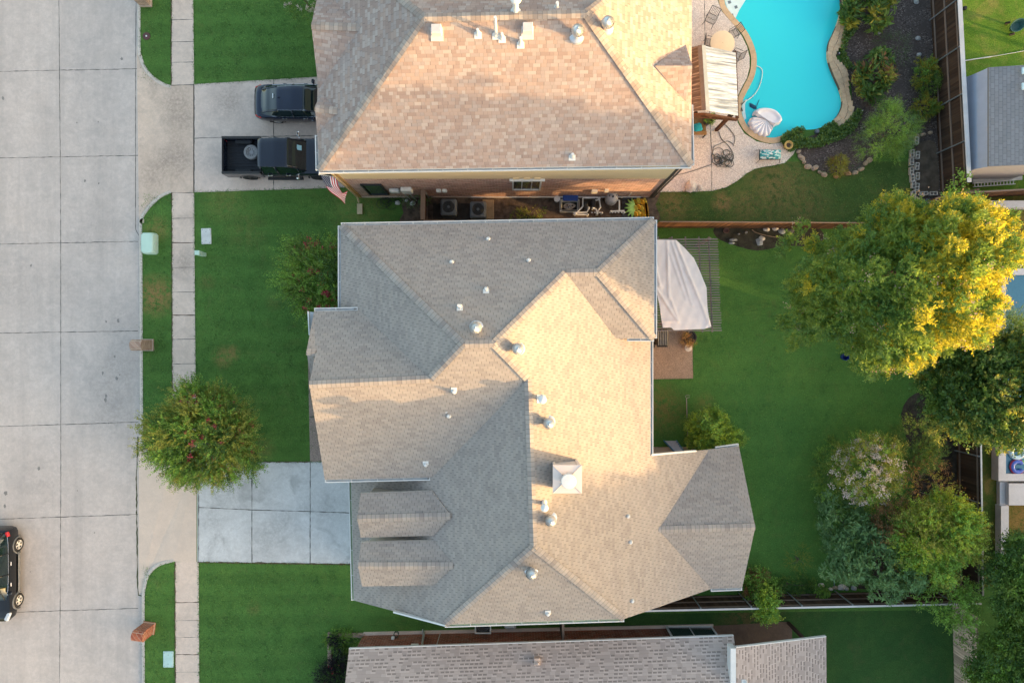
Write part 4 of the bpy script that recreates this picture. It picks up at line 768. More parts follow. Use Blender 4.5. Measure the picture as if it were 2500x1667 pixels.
shrub('laurel_shrub', 'fresh green shrub poking over the low eave beside a blue ladder', 1738, 1062, 2.7, (1.25,.9,.9), 110, 24, .14, [g3,g10,g1], [.45,.35,.2], 59, spray=.32, nl=8, wid=.38, lump=.35)
shrub('thin_shrub', 'thin yellowish shrub alone on the back lawn', 1950, 1365, .8, (.62,.65,.35), 22, 8, .05, [g4,g6], [.6,.4], 60, spray=.3, nl=8, wid=.4, cr=.25)
shrub('vine', 'rambling vine at the house corner by the dark fence', 1850, 1432, 1.2, (.9,.75,.6), 40, 12, .13, [g10,g1,g7], [.5,.35,.15], 61, spray=.3, nl=6, wid=.7, lump=.35)
shrub('vine', 'hanging vine draped over the pale fence cap', 1872, 1478, 3.6, (.45,.8,.4), 30, 12, .13, [g10,g3], [.6,.4], 62, spray=.3, nl=6, wid=.7)
shrub('weeds', 'low weeds around white stones at the dark fence', 1925, 1425, .5, (1.5,.35,.2), 40, 8, .10, [g1,g2], [.5,.5], 63, spray=.25, nl=6, wid=.5)
shrub('vine', 'small ivy sprig climbing the dark fence', 2003, 1449, .9, (.3,.3,.3), 14, 10, .11, [g10,g1], [.5,.5], 64, spray=.2, nl=6, wid=.7)
shrub('purple_shrub', 'blackish purple arching shrub beside the red brick house', 820, 1648, 1.5, (.62,.8,.55), 60, 14, .17, [g9,g9,g2], [.5,.42,.08], 65, spray=.6, nl=9, wid=.16, fine=.4, flowers=(m_pink, 7, .08, None))
shrub('purple_shrub', 'small purple plant inside the paver border', 817, 1563, .5, (.3,.38,.25), 20, 10, .10, [g9,g2], [.8,.2], 66, spray=.15, nl=6, wid=.4)
shrub('ground_ivy', 'light green ground ivy filling the paver border', 838, 1565, .35, (.85,.62,.14), 60, 10, .07, [g10,g1], [.5,.5], 67, spray=.2, nl=8, wid=.5)
shrub('blossom_shrub', 'white-flowered shrub against the northern roof edge', 745, 0, 2.4, (1.1,.75,.9), 40, 12, .09, [g2,g1], [.6,.4], 68, spray=.4, nl=9, wid=.4, flowers=(m_blush, 40, .09, None))
shrub('green_shrub', 'dark tangled plant below the meter boxes', 1010, 484, .7, (.7,.35,.3), 24, 10, .07, [g2,g5], [.5,.5], 69, spray=.2, nl=7, wid=.4)
shrub('weeds', 'low weeds in the dirt past the cooling units', 1290, 530, .3, (.95,.42,.12), 44, 7, .06, [g4,g1], [.5,.5], 70, spray=.15, nl=6, wid=.5)
# grass blades: ragged edges along the pavements, tufts through the lawns
def blades(name, pts, ln, mats):
    B = np.array(pts); n = len(B); q = np.random.default_rng(n); D = q.normal(size=(n,3))*np.array([1,1,.25])+np.array([0,0,.35]); o = crown_mesh(name, None, mats, [(B, D, ln*q.uniform(.6,1.4,n), ln*.28*q.uniform(.7,1.3,n), q.integers(0,len(mats),n))], None); o['kind'] = 'stuff'
gm = [leafmat('grass_blade', (.085,.20,.045), .4, .2), leafmat('grass_blade_pale', (.14,.26,.06), .4, .2), leafmat('grass_blade_dark', (.045,.12,.03), .4, .2)]
qf_ = np.random.default_rng(5); E = []
for path, side in ((LW[:8], 1), (LW[10:22], 1), (LW[24:], 1), ([(418,-60),(418,208)],-1), ([(419.5,471),(421,1125)],-1), ([(427,1372),(427,1700)],-1), ([(471.5,-60),(474.5,206)],1), ([(474.5,471),(477,760),(480.5,1127)],1), ([(485,1372),(487,1700)],1), ([(475,206.5),(790,187)],0), ([(475,469.5),(880,456.5)],0), ([(484,1127),(930,1127)],0), ([(484,1372.5),(860,1377)],0), ([(1560,470),(1640,468.5),(1700,468),(1740,466),(1772,458),(1800,442),(1822,424),(1845,412),(1868,407),(1890,404),(1916,398),(1936,378)],0), ([(1692,806),(1692,924)],0), ([(1590,926),(1692,925)],0)):
    pp = [P(x,y) for x,y in path]
    for a, b in zip(pp, pp[1:]):
        L = (b-a).length
        for k in range(int(L*75)):
            p = a.lerp(b, qf_.random()); E.append((p.x+qf_.normal()*.035+side*.0, p.y+qf_.normal()*.035, .005))
blades('grass_fringe', E, .075, gm)
T = []
def field(x0, x1, y0, y1, n, bad=()):
    while n > 0:
        cx, cy = qf_.uniform(x0,x1), qf_.uniform(y0,y1)
        if any(a <= cx <= b and c <= cy <= d for a,b,c,d in bad): continue
        p = P(cx,cy); k = int(qf_.integers(4,14)); n -= k; sg = qf_.uniform(.04,.22)
        T.extend((p.x+qf_.normal()*sg, p.y+qf_.normal()*sg, .0) for _ in range(k))
PV = ((300,350,-99,1999),(414,490,-99,1999),(345,930,195,480),(345,930,1095,1385))
field(350,820,-30,1690,52000,PV); field(1600,2250,600,1420,34000,((1590,1700,790,935),(1590,1770,560,820))); field(1600,2210,405,540,9000,((1590,1900,390,470),))
blades('grass_tufts', T, .07, gm)
# creeping cover by the pool
def cover(poly, n, name):
    q = np.random.default_rng(77); pts = smoothpoly(G(poly), 3); xs = [p.x for p in pts]; ys = [p.y for p in pts]; B = []
    while len(B) < n:
        x, y = q.uniform(min(xs), max(xs)), q.uniform(min(ys), max(ys)); ins = False
        for a, b in zip(pts, pts[1:]+pts[:1]):
            if (a.y > y) != (b.y > y) and x < (b.x-a.x)*(y-a.y)/(b.y-a.y)+a.x: ins = not ins
        if ins: B.append((x, y, q.uniform(.03, .26)))
    B = np.array(B); D = q.normal(size=B.shape)+np.array([0,0,.5]); o = crown_mesh(name, None, [g2, g1, g5], [(B, D, q.uniform(.08,.16,n), q.uniform(.05,.09,n), q.integers(0,3,n))], None); o['kind'] = 'stuff'
cover([(1905,338),(1925,322),(1950,312),(1962,320),(1955,336),(1990,340),(2000,318),(2025,300),(2040,305),(2050,312),(2090,270),(2098,290),(2070,330),(2020,352),(1985,362),(1950,362),(1930,372),(1914,362)], 5200, 'creeping_cover')
cover([(2070,40),(2090,70),(2062,110),(2062,140),(2078,165),(2062,170),(2050,130),(2052,95)], 1600, 'creeping_cover')
# ---------------- vehicles (built nose along +x, then turned into place) ----------------
def put(mb, name, mats, parent, smooth=False, auto=None):
    o = mb.build(name, mats, None, smooth, auto=auto); o.parent = parent; return o
def loft(mb, secs, mi=0, close=True):
    m = len(secs[0][1]); vs = []
    for x, half in secs:
        ring = [(x, y, z) for y, z in half] + [(x, -y, z) for y, z in reversed(half)]
        vs += ring
    n = 2*m; fs = []
    for i in range(len(secs)-1):
        for k in range(n if close else n-1): fs.append((i*n+k, i*n+(k+1) % n, (i+1)*n+(k+1) % n, (i+1)*n+k))
    mb.add(vs, fs + [tuple(range(n-1, -1, -1)), tuple(range((len(secs)-1)*n, len(secs)*n))], mi); return mb
def interp(tab, x):
    for (x0, *a), (x1, *b) in zip(tab, tab[1:]):
        if x0 <= x <= x1:
            t = (x-x0)/(x1-x0); t = t*t*(3-2*t)*.5+t*.5; return [p+(q-p)*t for p, q in zip(a, b)]
    return list(tab[-1][1:]) if x > tab[-1][0] else list(tab[0][1:])
def body(tab, step=.09):                          # table of x, half width, top height at centre line, shoulder height, sill
    xs = []; x = tab[0][0]
    while x < tab[-1][0]: xs.append(x); x += step
    xs.append(tab[-1][0]); secs = []
    for x in xs:
        w, zt, zs, z0 = interp(tab, x)
        secs.append((x, [(0.001, zt), (w*.5, zt-.006), (w*.82, zt-.025-.25*max(0, zt-zs)), (w*.945, zs-.01), (w*.985, zs-.09), (w, (zs+z0)/2+.05), (w*.985, z0+.12), (w*.93, z0), (0.001, z0)]))
    return loft(MB(), secs)
def glasshouse(tab, step=.08, k=0.):              # x, lower half width, lower height, upper half width, upper height
    xs = []; x = tab[0][0]
    while x < tab[-1][0]: xs.append(x); x += step
    xs.append(tab[-1][0]); secs = []
    for x in xs:
        wl, zl, wu, zu = interp(tab, x); secs.append((x, [(0.001, zu+k), (wu*.6, zu-.008+k), (wu*.92, zu-.035+k), (wu, zu-.075), (wl, zl), (0.001, zl-.02)]))
    return secs
m_tyre = plain('tyre_rubber', (.025,.025,.026), .85, .3, 20); m_chrome = plain('chrome', (.75,.76,.78), .15, .05, 4, .9); m_alloy = plain('alloy', (.78,.75,.70), .4, .1, 6, .2); m_blackp = plain('black_plastic', (.022,.022,.024), .6); m_red = paint('red_lens', (.55,.02,.02), .15, 0); m_lens = paint('clear_lens', (.55,.58,.6), .1, .2)
m_cglass = glassy('car_glass', (.008,.018,.020), .04)
def wheel(t, x, y, r, w, rim, spokes=5):
    s = 1 if y > 0 else -1; m = MB(); prof = [(r*.62,-w/2),(r*.93,-w/2),(r,-w/2+.035),(r,w/2-.035),(r*.93,w/2),(r*.66,w/2)]
    m.lathe((x,y,r), prof, 28, 0, axis='y', cap=False); wo = put(m, 'wheel', [m_tyre], t, True, 40)
    m = MB(); f = y + s*(w/2-.02)
    m.lathe((x,f,r), [(r*.68,-.02),(r*.68,.015),(r*.60,.015),(r*.60,-.02)], 28, 0, axis='y', cap=False); m.lathe((x,f-s*.05,r), [(r*.64,0),(.001,.002)], 24, 1, axis='y'); m.lathe((x,f,r), [(r*.14,-.02),(r*.14,.02),(.001,.02)], 12, 0, axis='y')
    for i in range(spokes):
        for o in (-.13, .13):
            a = 2*math.pi*i/spokes+o; d = Vector((math.cos(a), 0, math.sin(a))); m.tube([Vector((x,f,r))+d*r*.1, Vector((x,f,r))+d*r*.62], r*.055, 5, 0)
    put(m, 'rim', [rim, m_blackp], wo); return wo
def car(name, label, loc, rz, btab, gtab, roofx, pnt, wheels, rim, tail, lamps, handles, mirror, trim=None):
    t = thing(name, label, 'car', loc); t.rotation_euler = (0,0,rz)
    put(body(btab), 'body', [pnt], t, True, 35); gs = glasshouse(gtab); put(loft(MB(), gs), 'windows', [m_cglass], t, True, 30)
    rf = [(x, [(y, z+.012) for y, z in h[:3]] + [(h[3][0]+.012, h[3][1]+.02), (h[3][0]+.006, h[3][1]-.05)]) for x, h in glasshouse(gtab) if roofx[0] <= x <= roofx[1]]
    put(loft(MB(), rf), 'roof_panel', [pnt], t, True, 35)
    m = MB()
    def edge(x, u):
        wl, zl, wu, zu = interp(gtab, x); return [(x, s*(wl+(wu-wl)*u+.012), zl+(zu-.07-zl)*u) for s in (1,-1)]
    for s in (0, 1):
        n_ = 8; xa, xb = gtab[0][0], roofx[0]
        m.tube([edge(xa+(roofx[0]+.0-xa)*i/n_, 1.0)[s] for i in range(n_+1)], .045, 6); m.tube([edge(roofx[1]+(gtab[-1][0]-roofx[1])*i/n_, 1.0)[s] for i in range(n_+1)], .035, 6)
        for px in trim['pillars']: m.tube([edge(px, 0)[s], edge(px+trim.get('rake', 0), .98)[s]], .035, 6)
    put(m, 'pillars', [pnt], t, True)
    if trim.get('chrome'):
        m = MB()
        for s in (0, 1): m.tube([edge(x, .02)[s] for x in np.linspace(*trim['chrome'], 10)] , .012, 5); m.tube([edge(x, 1.0)[s] for x in np.linspace(trim['chrome'][0]+.25, trim['chrome'][1]-.5, 10)], .014, 5)
        put(m, 'window_trim', [m_chrome], t)
    if trim.get('rails'):
        m = MB()
        for s in (0, 1): m.tube([Vector(edge(x, 1.0)[s])+Vector((0,0,.06)) for x in np.linspace(*trim['rails'], 8)], .02, 6)
        put(m, 'roof_rail', [m_chrome], t)
    for x, y, r, w in wheels:
        wheel(t, x, y, r, w, rim)
        m = MB(); s = 1 if y > 0 else -1; yo = y+s*w*.36
        m.tube([(x+(r+.06)*math.cos(a), yo, r+(r+.06)*math.sin(a)) for a in np.linspace(-.25, math.pi+.25, 16)], .05, 6); put(m, 'wheel_arch', [trim.get('arch', pnt)], t, True)
    for c, d, r_ in tail: put(MB().rbox(c, d, .04, r_), 'tail_light', [m_red], t)
    for c, d, r_ in lamps: put(MB().rbox(c, d, .05, r_), 'headlight', [m_lens], t)
    for x, y, z in handles:
        put(MB().rbox((x,y,z), (.22,.045,.045), .02), 'door_handle', [trim.get('handle', m_chrome)], t)
    for s in (-1, 1):
        x, y, z = mirror; m = MB(); m.rbox((x, s*y, z), (.16,.24,.17), .05); m.tube([(x+.04, s*(y-.2), z-.06),(x+.02, s*(y-.05), z-.03)], .03, 6); put(m, 'mirror', [trim.get('mirror', pnt)], t)
    return t
black = paint('black_paint', (.007,.008,.010)); navy2 = paint('midnight_paint', (.005,.012,.032), .10)
sed = car('sedan', 'dark blue sedan on the pinkish driveway', (-11.25, 12.68, .008), 0,
    [(-2.40,.62,.80,.78,.34),(-2.34,.78,.94,.86,.28),(-2.15,.86,1.02,.92,.25),(-1.75,.91,1.03,.95,.24),(-1.2,.925,.98,.95,.2),(.4,.925,.98,.94,.2),(1.1,.92,1.0,.92,.2),(1.8,.90,.90,.83,.22),(2.2,.82,.80,.72,.25),(2.40,.6,.66,.6,.3)],
    [(-1.98,.70,1.0,.60,1.02),(-1.55,.80,.97,.60,1.20),(-.95,.85,.95,.61,1.39),(-.2,.86,.95,.63,1.44),(.35,.86,.95,.62,1.41),(.8,.84,.95,.62,1.22),(1.25,.78,.96,.64,1.0)], (-1.02,.42), navy2,
    [(-1.32,.80,.335,.21),(-1.32,-.80,.335,.21),(1.48,.80,.335,.21),(1.48,-.80,.335,.21)], m_alloy,
    [((-2.13,.74,.85),(.34,.20,.12),.42),((-2.13,-.74,.85),(.34,.20,.12),-.42)], [((2.12,.66,.70),(.34,.3,.12),-.5),((2.12,-.66,.70),(.34,.3,.12),.5)],
    [(-.75,.925,.86),(.35,.925,.86),(-.75,-.925,.86),(.35,-.925,.86)], (.78,1.0,1.0), dict(pillars=(-.25,), chrome=(-1.4,.95)))
m = MB(); m.add([(-.78,0,1.40),(-.95,.03,1.39),(-.95,-.03,1.39),(-.93,0,1.50)], [(0,1,3),(0,3,2),(1,2,3)]); put(m, 'antenna_fin', [navy2], sed)
put(MB().box((-1.22,.12,1.345),(.05,.24,.012), 0, 0, Matrix.Rotation(R(-20),3,'Y')), 'brake_light', [m_lens], sed)
suv = car('suv', 'black family car parked at the far kerbless street side', (-27.45, -12.38, RZ+.008), R(-90),
    [(-2.50,.70,.85,.82,.42),(-2.44,.84,1.06,1.0,.34),(-2.2,.93,1.12,1.05,.3),(-1.4,.96,1.10,1.06,.28),(.4,.96,1.08,1.05,.28),(1.1,.95,1.10,1.02,.28),(1.8,.93,1.02,.95,.3),(2.25,.86,.92,.84,.34),(2.50,.62,.76,.7,.4)],
    [(-2.30,.74,1.08,.60,1.12),(-2.05,.84,1.06,.62,1.50),(-1.6,.88,1.06,.66,1.68),(-.3,.89,1.06,.68,1.72),(.25,.88,1.06,.67,1.68),(.75,.86,1.06,.67,1.42),(1.25,.80,1.07,.68,1.12)], (-1.95,.35), black,
    [(-1.48,.85,.37,.24),(-1.48,-.85,.37,.24),(1.50,.85,.37,.24),(1.50,-.85,.37,.24)], m_alloy,
    [((-2.22,.83,1.04),(.26,.16,.16),.4),((-2.22,-.83,1.04),(.26,.16,.16),-.4)], [((2.18,.72,.86),(.5,.24,.14),-.4),((2.18,-.72,.86),(.5,.24,.14),.4)],
    [(-.65,.965,.98),(.45,.965,.98),(-.65,-.965,.98),(.45,-.965,.98)], (.85,1.04,1.12), dict(pillars=(-1.2,-.1), rails=(-1.7,.2), chrome=(-2.1,1.0), arch=plain('grey_cladding', (.14,.145,.15), .6)))
for s in (-1, 1): put(MB().rbox((0, s*.97, .40), (2.1,.10,.16), .04), 'side_sill', [plain('grey_cladding_sill', (.17,.175,.18), .5)], suv)
# pickup
pk = thing('pickup_truck', 'dark pickup truck with a spare wheel in its open bed', 'pickup truck', (-12.2, 9.72, .008))
navyt = paint('truck_paint', (.006,.010,.022), .12)
tab = [(-.90,.96,1.10,1.08,.42),(.9,.97,1.10,1.08,.42),(1.5,.965,1.17,1.10,.42),(2.3,.95,1.14,1.05,.42),(2.75,.91,1.08,.97,.42),(2.92,.76,.98,.9,.45)]
put(body(tab), 'body', [navyt], pk, True, 35)
gt = [(-.90,.90,1.08,.70,1.80),(-.75,.91,1.08,.72,1.86),(0,.91,1.08,.74,1.90),(.55,.91,1.08,.73,1.86),(.95,.90,1.08,.73,1.60),(1.42,.86,1.12,.76,1.16)]
put(loft(MB(), glasshouse(gt)), 'windows', [m_cglass], pk, True, 30)
rf = [(x, [(y, z+.014) for y, z in h[:3]]+[(h[3][0]+.014, h[3][1]+.02),(h[3][0]+.008, h[3][1]-.06)]) for x, h in glasshouse(gt) if -.91 <= x <= .62]
put(loft(MB(), rf), 'roof_panel', [navyt], pk, True, 35)
m = MB()
for s in (1, -1):
    for xa, xb in ((-.86,-.80),(-.02,-.04)):
        a, b = interp(gt, xa), interp(gt, xb); m.tube([(xa, s*(a[0]+.01), a[1]),(xb, s*(b[2]+.012), b[3]-.07)], .05, 6)
    m.tube([(x, s*(interp(gt, x)[2]+.012), interp(gt, x)[3]-.07) for x in np.linspace(.5,1.42,8)], .035, 6)
put(m, 'pillars', [navyt], pk, True)
m = MB(); X0, X1 = -2.96, -.93
for s in (1, -1):
    m.rbox(((X0+X1)/2, s*.925, .92), (X1-X0, .13, .84), .045); m.rbox(((X0+X1)/2, s*.915, 1.345), (X1-X0-.02, .12, .035), .015, 0, 1)
    m.rbox((-1.92, s*.78, .98), (.9, .22, .26), .06, 0, 2)
m.rbox((X0+.05, 0, 1.0), (.09, 1.74, .68), .03); m.rbox((X1-.02, 0, 1.05), (.06, 1.72, .55), .02); m.bb(X0+.08, X1-.02, -.87, .87, .72, .80, 2)
for i in range(11): m.bb(X0+.12, X1-.06, -.75+i*.15-.03, -.75+i*.15+.03, .80, .825, 2)
m.rbox((X0-.03, 0, .62), (.16, 1.8, .2), .05, 0, 3)
put(m, 'cargo_bed', [navyt, m_blackp, plain('bed_liner', (.012,.015,.02), .7, .3, 10), m_blackp], pk)
for s in (1, -1):
    put(MB().rbox((X0+.03, s*.90, 1.0), (.12,.14,.42), .03), 'tail_light', [m_red], pk)
    for x in (-.52, .42): put(MB().rbox((x, s*.985, 1.0), (.24,.05,.06), .02), 'door_handle', [m_chrome], pk)
    m = MB(); m.rbox((1.02, s*1.12, 1.22), (.13,.26,.26), .05); m.tube([(1.04, s*.92, 1.14),(1.02, s*1.05, 1.17)], .03, 6); put(m, 'mirror', [m_chrome], pk)
    put(MB().rbox((.1, s*1.02, .42), (1.9,.16,.07), .03), 'running_board', [m_blackp], pk)
    put(MB().rbox((2.78, s*.7, .88), (.2,.34,.22), .05), 'headlight', [m_lens], pk)
    for x in (-1.80, 1.86):
        wheel(pk, x, s*.86, .41, .28, m_blackp, 6); m = MB(); m.tube([(x+.5*math.cos(a), s*.965, .43+.48*math.sin(a)) for a in np.linspace(-.1, math.pi+.1, 14)], .04, 6); put(m, 'wheel_arch', [m_blackp], pk, True)
put(MB().box((1.13,-.35+.7,1.435),(.02,.26,.26), 0, 0, Matrix.Rotation(R(-48),3,'Y')), 'windshield_sticker', [plain('pale_blue_paper', (.38,.66,.72), .6, .03)], pk)
m = MB(); c = (-13.72, 9.95, .99); m.lathe(c, [(.24,-.12),(.36,-.12),(.385,-.08),(.385,.08),(.36,.115),(.25,.115)], 28, cap=False); w_ = m
m.lathe(c, [(.255,.10),(.235,.03),(.11,-.02),(.10,.01),(.001,.01)], 24, 1, cap=False)
for i in range(10): a = i*.628; m.lathe((c[0]+.17*math.cos(a), c[1]+.17*math.sin(a), c[2]+.0), [(.022,0),(.022,.022),(.001,.023)], 8, 2)
one(m, 'spare_wheel', [plain('dusty_tyre', (.20,.20,.20), .9), plain('steel_rim', (.26,.26,.26), .5, .2, 8, .2), m_blackp], 'grey steel spare wheel lying flat in the truck bed', 'wheel', smooth=True, auto=40)

# ---------------- street side ----------------
m_tbox = plain('pale_green_paint', (.47,.66,.56), .5, .05, 2); m_lid = plain('pale_utility_cover', (.56,.58,.56), .8, .12, 3); m_lidg = plain('teal_utility_cover', (.42,.60,.57), .8, .1, 3)
c = P(363,595,0); t = thing('transformer_box', 'pale green transformer cabinet on the verge', 'utility box', (c.x, c.y, 0))
c = P(364.5,594.5,.25); M_ = MB(); x_, y_ = c.x, c.y
q = [(-.36,-.58,0),(.36,-.58,0),(.36,.58,0),(-.36,.58,0)]; ring_ = lambda w, d, z, k: [(x_+a*(w-(k if b == 0 else 0)), y_+e*(d-(0 if b == 0 else k)), z) for a, e, b in ((-1,-1,0),(1,-1,0),(1,-1,1),(1,1,1),(1,1,0),(-1,1,0),(-1,1,1),(-1,-1,1))]
rs = [ring_(.36,.57,0,.10), ring_(.35,.56,.36,.10), ring_(.32,.54,.47,.11), ring_(.27,.50,.51,.10)]; vs_ = [p for r_ in rs for p in r_]
M_.add(vs_, [(k*8+i_, k*8+(i_+1) % 8, k*8+8+(i_+1) % 8, k*8+8+i_) for k in range(3) for i_ in range(8)]+[tuple(range(24,32))]); M_.build('cabinet', m_tbox, t, smooth=True, auto=35)
MB().rbox((x_+.365,y_,.25),(.03,.06,.12),.01).build('latch', m_metal, t); MB().bb(x_+.352,x_+.358,y_-.5,y_+.5,.22,.235).build('lid_seam', m_kerb, t)
c = P(499,622,0); M_ = MB(); M_.rbox((c.x,c.y,.42),(.24,.22,.84),.03); M_.rbox((c.x,c.y,.86),(.26,.24,.06),.02); one(M_, 'utility_pedestal', m_tbox, 'slim pale green utility pedestal beside the pavement', 'utility post')
def lid(px, py, w, d, mat, label, rz=0.):
    c = P(px, py); M_ = MB(); M_.rbox((c.x,c.y,.015),(w,d,.07),.03,rz)
    for sx, sy in ((-.38,.4),(.38,.4),(-.38,-.4),(.38,-.4),(0,.28),(0,-.28)): M_.lathe((c.x+sx*w,c.y+sy*d,.05),[(.02,0),(.001,.004)],6,1)
    one(M_, 'utility_cover', [mat, m_dark], label, 'utility cover')
lid(504, 577, .54, .86, m_lid, 'grey-white rectangular utility lid in the front grass', .03); lid(411.5, 1608, .56, .88, m_lidg, 'pale teal utility lid beside the southern pavement')
c = P(358,89); M_ = MB(); M_.lathe((c.x,c.y,0),[(.21,0),(.20,.03),(.15,.035),(.05,.03)],20); M_.lathe((c.x,c.y,.03),[(.05,0),(.04,.02),(.001,.025)],10,1); one(M_, 'valve_cover', [plain('maroon_iron', (.09,.04,.04), .7), m_white], 'round maroon valve cover with white centre in the verge', 'valve cover', smooth=True, auto=40)
def mailbox(px, py, mat, label, rot=0., hgt=1.28):
    c = P(px, py); t = thing('mailbox', label, 'mailbox', (c.x, c.y, 0)); M_ = MB(); M_.bb(c.x-.29,c.x+.29,c.y-.28,c.y+.28,0,hgt-.26); M_.bb(c.x-.33,c.x+.33,c.y-.32,c.y+.32,0,.1)
    v = []; n = 9
    for e in (-.30,.30):
        for i in range(n+1): a = math.pi*i/n; v.append((c.x+e, c.y+.29*math.cos(a), hgt-.26+.26*math.sin(a)))
    M_.add(v, [(i,i+1,n+2+i,n+1+i) for i in range(n)]+[tuple(range(n,-1,-1)),tuple(range(n+1,2*n+2))]); M_.build('brick_pillar', mat, t)
    MB().rbox((c.x-.31,c.y,hgt-.30),(.05,.2,.22),.02).build('letter_door', plain('black_letter_door', (.03,.03,.03), .5), t); t.rotation_euler = (0,0,rot); return t
m_brickM = brickmat('mixed_brown_brick', (.46,.31,.23), (.27,.17,.13), (.52,.44,.36), .24, .10); m_brickO = brickmat('orange_red_brick', (.40,.12,.06), (.22,.06,.04), (.50,.36,.27), .24, .10)
mailbox(361, 842, m_brickM, 'brown brick mailbox pillar midway along the kerb'); mailbox(364.5, 1531, m_brickO, 'orange-red brick mailbox pillar at the southern verge', R(-8)); mailbox(357, 4, m_brickM, 'brown brick mailbox pillar at the northern verge')
# flag on the corner of the northern house
t = thing('flag', 'striped flag hanging from a tilted pole at the house corner', 'flag', P(784,428,4.4)); A, B = P(783,427,4.6), P(823,434,4.15); Cm, Dm = P(801,460,3.6), P(831,466,3.35); Ce, De = P(842,500,2.75), P(848,466,2.9)
M_ = MB(); M_.tube([P(779,426,4.65), P(835,436,3.95)], .018, 8); M_.ball(P(779,426,4.65), .035); M_.build('pole', m_white, t)
nu, nv = 26, 39; V = []
def qb(p0, p1, p2, t): return p0*(1-t)**2+p1*(2*t*(1-t))+p2*t*t
for i in range(nv+1):
    for j in range(nu+1):
        u, vv = j/nu, i/nv; a, b = qb(A, Cm*2-(A+Ce)*.5, Ce, vv), qb(B, Dm*2-(B+De)*.5, De, vv); p = a.lerp(b, u); V.append(p+Vector((.05,.04,.02))*math.sin(vv*9+u*4)*vv)
fs, mi = [], []
M_ = MB()
for i in range(nv):
    for j in range(nu):
        k = 2 if (i < nv*.4 and j < nu*7/13-.01) else (0 if int((j+.5)/2) % 2 == 0 else 1); mi.append(k); fs.append((i*(nu+1)+j, i*(nu+1)+j+1, (i+1)*(nu+1)+j+1, (i+1)*(nu+1)+j))
M_.add(V, fs); M_.m = mi
M_.build('cloth', [plain('flag_red', (.60,.02,.045), .8, .08), plain('flag_white', (.88,.88,.9), .8, .05), plain('flag_blue', (.02,.03,.085), .8, .08)], t, smooth=True)
M_ = MB()
for r_ in range(9):
    for q in range(6 if r_ % 2 == 0 else 5):
        u = (.5*7/13)*2*((r_+1)/10); vv = .4*((q+ (.5 if r_ % 2 == 0 else 1.0))/6); a, b = qb(A, Cm*2-(A+Ce)*.5, Ce, vv), qb(B, Dm*2-(B+De)*.5, De, vv); p = a.lerp(b, u)+Vector((.05,.04,.02))*math.sin(vv*9+u*4)*vv
        du = (b-a).normalized(); dv = (qb(A, Cm*2-(A+Ce)*.5, Ce, vv+.02)-a); dv = (dv-du*dv.dot(du)).normalized(); nn = du.cross(dv); nn = nn if nn.z > 0 else -nn; p = p+nn*.006
        pts = [p+(du*math.cos(s*math.pi/5)+dv*math.sin(s*math.pi/5))*(.026 if s % 2 == 0 else .011) for s in range(10)]; M_.poly(pts); M_.poly([x-nn*.012 for x in pts[::-1]])
M_.build('stars', plain('star_white', (.75,.75,.77), .8, .03), t)

# ---------------- gap between the houses ----------------
m_ac = plain('cooling_unit_grey', (.16,.17,.175), .6, .1, 6); m_fan = plain('fan_grille', (.15,.16,.165), .45, .2, 8, .5); m_pad = plain('tan_pad', (.32,.24,.15), .9, .2, 4)
def ac_unit(px, py, label, mat=m_ac, s=.86, h=.86):
    c = P(px, py, h); t = thing('cooling_unit', label, 'air conditioner', (c.x, c.y, .06)); M_ = MB(); M_.rbox((c.x,c.y,h/2),(s,s,h),.09)
    for i in range(12): M_.bb(c.x-s/2-.006+0, c.x-s/2+.002, c.y-s*.42+i*s*.07, c.y-s*.40+i*s*.07, .1, h-.1)
    M_.build('casing', mat, t); M_ = MB(); r = s*.40; M_.lathe((c.x,c.y,h+.004),[(r,0),(r,.02),(r*.93,.02),(r*.93,.004)],28,0,cap=False)
    for k in range(1, 7): M_.lathe((c.x,c.y,h+.012),[(r*k/7+.008,0),(r*k/7,.01),(r*k/7-.008,0)],28,cap=False)
    M_.lathe((c.x,c.y,h+.012),[(r*.22,0),(r*.2,.03),(.001,.035)],20,0); M_.lathe((c.x,c.y,h+.002),[(r*.93,0),(.001,.001)],28,2); M_.build('fan_grille', [m_fan, m_metal, m_dark], t); return t
ac_unit(1095, 505, 'grey cooling unit nearer the short gate fence'); ac_unit(1167, 511, 'grey cooling unit at the tan pad end')
M_ = MB(); a, b = P(1058,497), P(1200,536); M_.rbox(((a.x+b.x)/2-.3,(a.y+b.y)/2,.03),(b.x-a.x-.6,a.y-b.y,.07),.02,0,0); one(M_, 'equipment_pad', plain('dark_pad', (.06,.05,.04), .9, .3, 3), 'dark slab carrying the two cooling units', 'concrete pad')
M_ = MB(); c = P(1192,512); M_.rbox((c.x,c.y,.05),(.62,1.05,.10),.02); one(M_, 'equipment_pad', m_pad, 'tan concrete pad beside the cooling units', 'concrete pad')
ac_unit(1179, 1526, 'dark cooling unit peeking from under the southern gutter', plain('dark_unit', (.05,.055,.055), .6), .8, .8)
M_ = MB(); c = P(1179,1527,.86); 
for s_ in (-1,1): M_.rbox((c.x+s_*.40,c.y,.84),(.07,.86,.06),.02); M_.rbox((c.x,c.y+s_*.40,.84),(.86,.07,.06),.02)
one(M_, 'unit_frame', m_lid, 'pale square frame on the dark cooling unit', 'frame')
M_ = MB(); c = P(1246,1522,.4); M_.rbox((c.x,c.y,.3),(.62,.5,.5),.1); one(M_, 'storage_tub', m_lid, 'pale plastic tub under the southern gutter', 'tub')
